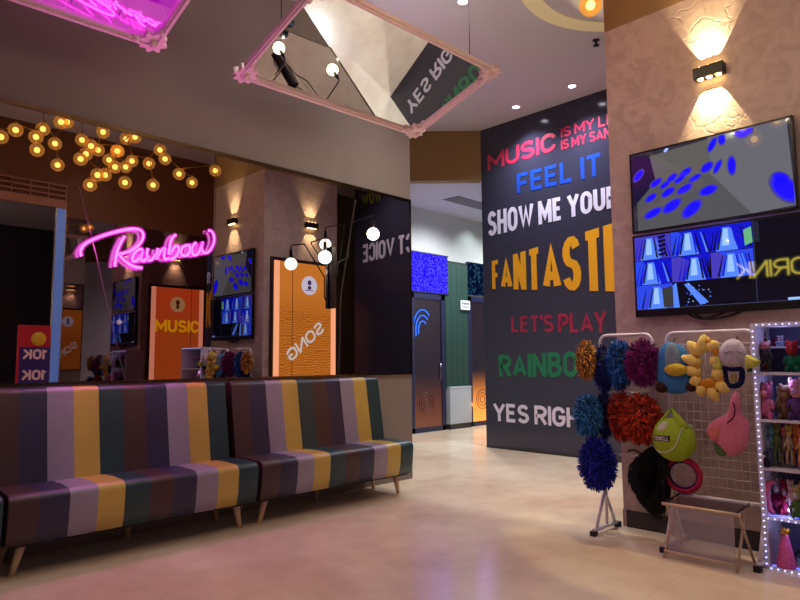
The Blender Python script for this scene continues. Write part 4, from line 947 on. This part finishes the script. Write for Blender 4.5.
def toy(name, label, y, zb, h, w, cols, kind='bear', x=4.56, group='plush toys on the lit shelf'):
    """sitting or hanging plush: body, head, ears, limbs"""
    t = thing(name, (x, y, zb), label, 'toy', group)
    c1 = plush(f't{cols[0]}', cols[0]); c2 = plush(f't{cols[1]}', cols[1]); c3 = plush(f't{cols[-1]}', cols[-1])
    r_ = w/2
    if kind == 'bear':
        mb = MB().ball((x, y, zb+h*.30), (r_*.8, r_*.85, h*.30), 14, 10)
        for s in (-1, 1):
            mb.tube([(x-.01, y+s*r_*.6, zb+h*.48), (x-r_*.7, y+s*r_*1.0, zb+h*.30)], [r_*.3, r_*.22], 8); mb.ball((x-r_*.7, y+s*r_*.6, zb+h*.1), (r_*.5, r_*.3, h*.1), 10, 8)
        mb.build('body', c1, t)
        MB().ball((x-r_*.1, y, zb+h*.74), (r_*.7, r_*.75, h*.24), 14, 10).build('head', c2, t)
        MB().ball((x-r_*.75, y, zb+h*.68), (r_*.25, r_*.35, h*.09), 10, 8).build('muzzle', c3, t)
        for s in (-1, 1):
            MB().ball((x, y+s*r_*.55, zb+h*.94), (r_*.2, r_*.28, h*.09), 10, 8).build('ear', c2, t)
            MB().ball((x-r_*.78, y+s*r_*.28, zb+h*.80), .0045, 8, 6).build('eye', m_black, t)
    else:   # long-limbed hanging plush
        mb = MB().tube([(x, y, zb+h*.78), (x, y, zb+h*.6), (x-.004, y, zb+h*.35)], [r_*.4, r_*.62, r_*.5], 12)
        for s in (-1, 1):
            mb.tube([(x, y+s*r_*.3, zb+h*.40), (x-.012, y+s*r_*.5, zb+h*.2), (x-.008, y+s*r_*.42, zb)], [r_*.3, r_*.26, r_*.34], 8)
            mb.tube([(x, y+s*r_*.4, zb+h*.68), (x-.02, y+s*r_*.85, zb+h*.45)], [r_*.22, r_*.2], 8)
        mb.build('body', c1, t)
        MB().ball((x, y, zb+h*.86), (r_*.62, r_*.66, h*.16), 12, 8).build('head', c2, t)
        for s in (-1, 1):
            MB().ball((x, y+s*r_*.5, zb+h*.97), (r_*.18, r_*.22, h*.08), 8, 6).build('ear', c3, t)
            MB().ball((x-r_*.6, y+s*r_*.22, zb+h*.88), .004, 8, 6).build('eye', m_black, t)
        MB().tube([(x, y, zb+h), (x, y, zb+h+.02)], .0015, 5).build('cord', m_black, t)
    return t
YP = lambda x: at(x, 440, 'X', 4.53).y
Z5, Z4, Z3, Z2, Z1 = [z_+.001 for z_ in ZS]
# top row
toy('plush_toy', 'small dark red plush on the upper ledge at the left end', YP(761), 1.376, .10, .08, [(130, 26, 46), (150, 34, 54)], x=4.66)
toy('plush_toy', 'small green plush at the left end of the top row', YP(758), Z1, .10, .055, [(44, 96, 62), (60, 120, 70)], x=4.50)
toy('plush_toy', 'black and white long-limbed plush with a pink head in the top row', YP(770), Z1+.005, .19, .10, [(60, 58, 66), (206, 140, 158), (200, 196, 204)], 'long', x=4.54)
toy('plush_toy', 'red plush sitting low in the top row behind the black and white one', YP(765), Z1, .085, .06, [(140, 40, 50), (190, 150, 60)], x=4.62)
toy('plush_toy', 'tiny pale plush standing on the upper ledge', YP(781), 1.376, .07, .05, [(160, 160, 196), (200, 190, 214)], x=4.66)
toy('plush_toy', 'tiny crimson plush on the upper ledge beside the pale one', YP(775), 1.376, .06, .045, [(130, 30, 60), (160, 40, 70)], x=4.68)
toy('plush_toy', 'plush with a red head and green body at the right of the top row', YP(797), Z1, .20, .09, [(28, 104, 70), (160, 40, 52)], x=4.56)
# second row
toy('plush_toy', 'orange and black plush at the left end of the second row', YP(762.5), Z2+.12, .08, .06, [(190, 70, 36), (196, 76, 40), (30, 30, 30)], x=4.60)
toy('plush_toy', 'large pink plush leaning in the second row', YP(769), Z2, .235, .10, [(196, 106, 150), (186, 92, 142), (226, 140, 170)], x=4.52)
toy('plush_toy', 'slender beige plush in the second row', YP(781), Z2, .20, .05, [(170, 150, 132), (196, 176, 158)], 'long', x=4.56)
toy('plush_toy', 'brown bear plush in the second row', YP(788), Z2, .22, .09, [(112, 84, 66), (124, 96, 74), (150, 120, 96)], x=4.54)
toy('plush_toy', 'purple plush with a pink head in the second row', YP(799), Z2, .26, .10, [(92, 62, 122), (222, 150, 176), (180, 150, 196)], x=4.54)
# third row: long hanging plushes
for i, (px_, body, head, lab, w_) in enumerate([(765, (150, 148, 190), (130, 160, 200), 'lilac long-legged plush at the left end of the third row', .06),
        (771, (108, 150, 196), (120, 176, 214), 'sky blue long-legged plush in the third row', .07),
        (777, (92, 108, 74), (110, 126, 84), 'olive green long-legged plush in the third row', .055),
        (783, (150, 116, 112), (206, 128, 136), 'grey-brown long-legged plush with a pink head in the third row', .05),
        (789, (170, 152, 128), (196, 180, 96), 'beige long-legged plush with a yellow head in the third row', .055),
        (795, (196, 110, 60), (216, 130, 66), 'orange long-legged plush in the third row', .06),
        (801, (206, 150, 110), (226, 140, 90), 'peach long-legged plush at the right of the third row', .055)]):
    toy('long_legged_plush', lab, YP(px_), Z3+.015+.01*(i % 3), .235, w_, [body, head], 'long', x=4.53+.02*(i % 2))
toy('plush_toy', 'small black and white plush at the left end of the third row', YP(766), Z3, .10, .06, [(40, 40, 60), (60, 60, 74), (190, 190, 200)], x=4.49)
# fourth row
toy('plush_toy', 'magenta plush with a grey head at the left end of the fourth row', YP(771), Z4, .23, .075, [(150, 38, 92), (140, 136, 156), (200, 200, 210)], x=4.60)
t = thing('crescent_cushion', (4.52, YP(770), Z4), 'pink crescent-shaped plush in the fourth row', 'toy', 'plush toys on the lit shelf')
cy_ = YP(772); zz = Z4+.115
MB().tube([(4.50, cy_+.05*math.cos(R(-50+i*20))*1.05, zz+.095*math.sin(R(-50+i*20)+R(0))) for i in range(-2, 9)], [.006, .014, .02, .024, .026, .026, .024, .02, .016, .012, .005], 10).build('body', plush('crescent', (206, 92, 136)), t)
toy('plush_toy', 'crimson plush with grey paws in the fourth row', YP(780), Z4, .22, .07, [(136, 24, 62), (150, 30, 70), (150, 150, 160)], x=4.57)
toy('plush_toy', 'pale pink plush in the fourth row', YP(787), Z4, .22, .055, [(196, 164, 170), (206, 180, 180)], 'long', x=4.54)
toy('plush_toy', 'green and beige plush in the fourth row', YP(793), Z4, .21, .06, [(84, 112, 62), (176, 158, 112), (196, 196, 196)], x=4.52)
toy('plush_toy', 'wine red plush at the right of the fourth row', YP(800), Z4, .22, .07, [(120, 36, 60), (196, 120, 90)], x=4.56)
# bottom
yc = YP(779); t = thing('party_hat', (4.52, yc, Z5), 'pink cone party hat with a yellow pompon at the bottom of the shelf', 'party hat')
MB().lathe((4.52, yc, Z5), [(0, 0), (.058, 0), (.056, .012), (.02, .19), (0, .20)], 24).build('cone', plush('hotpink', (226, 100, 160)), t)
mb = MB(); rr = random.Random(4)
mb.ball((4.52, yc, Z5+.21), .02, 12, 8)
for i in range(26):
    d = Vector((rr.uniform(-1,1), rr.uniform(-1,1), rr.uniform(-.4,1))).normalized(); q = Vector((4.52, yc, Z5+.208)); mb.cone(q+d*.012, q+d*.036, .007, .001, 5)
mb.build('pompon', plush('pompon', (216, 160, 60)), t)
t = thing('headphones', (4.6, YP(797), Z5), 'dark tangled headset lying at the bottom of the shelf', 'headset')
yq = YP(796)
MB().tube([(4.6, yq+.075*math.cos(R(a)), Z5+.02+.08*math.sin(R(a))) for a in range(0, 181, 15)], .008, 8).build('band', m_rubber, t)
for s in (-1, 1): MB().ball((4.6, yq+s*.072, Z5+.028), (.03, .018, .028), 12, 8).build('ear_cup', m_rubber, t)

# ------------------------------------------------------------------ things seen only by way of the mirror
t = thing('poster_stand', (2.72, OY+.08, 0), 'red and blue lit poster stand reading 10K, seen in the mirror', 'poster')
pxl, pxr, zt, zb = 2.47, 2.90, 1.86, .75
MB().box((pxl, OY+.04, zb), (pxr, OY+.07, zt)).build('board', pbr('poster_red', (150, 20, 30), .5, emit=(190, 24, 36), es=.35), t)
MB().box((pxl+.03, OY+.07, zb+.06), (pxr-.0, OY+.074, zt-.32)).build('blue_field', pbr('poster_blue', (40, 30, 80), .5, emit=(50, 30, 90), es=.4), t)
MB().lathe((pxl+.27, OY+.072, zt-.2), [(0, .006), (.1, .006), (.1, 0)], 28, axis='Y').build('round_badge', pbr('badge', (200, 150, 30), .5, emit=(190, 140, 40), es=.4), t)
mt = glow('poster_text', (214, 150, 150), .8)
for z_ in (1.36, 1.06):
    lettering('10K', lambda u, v, z_=z_: (pxr-.03-u*.33, OY+.078, z_+v*.15), mt, t, bold=.05)
MB().box((pxl+.05, OY+.02, 0), (pxr-.05, OY+.09, zb)).build('stand', m_black, t)
# strip lamps far in the mall; the point lights are added fill
for x_, y_, z_, c_, lab in ((-.6, -6.5, 2.55, (210, 225, 255), 'distant white strip light in the dark mall, nearer the post'), (-2.0, -6.0, 2.5, (200, 210, 230), 'distant white strip light in the dark mall, farther left')):
    o = MB().box((x_-.35, -8.7, z_), (x_+.35, -8.66, z_+.03)).build('strip_light', glow('strip_'+lab[-4:], c_, 2.5)); tag(o, lab, 'light')
point('mall_fill', (-.3, -4, 3.6), 60, (.8, .75, 1), .3)
point('mall_fill', (0, -7, 2.6), 60, (1, .7, .5), .3)

# ------------------------------------------------------------------ general light
w = bpy.data.worlds.new('world'); bpy.context.scene.world = w; w.use_nodes = True
w.node_tree.nodes['Background'].inputs[0].default_value = (.5, .45, .55, 1); w.node_tree.nodes['Background'].inputs[1].default_value = .3
vs = bpy.context.scene.view_settings; vs.view_transform = 'Standard'; vs.look = 'None'; vs.exposure = 0
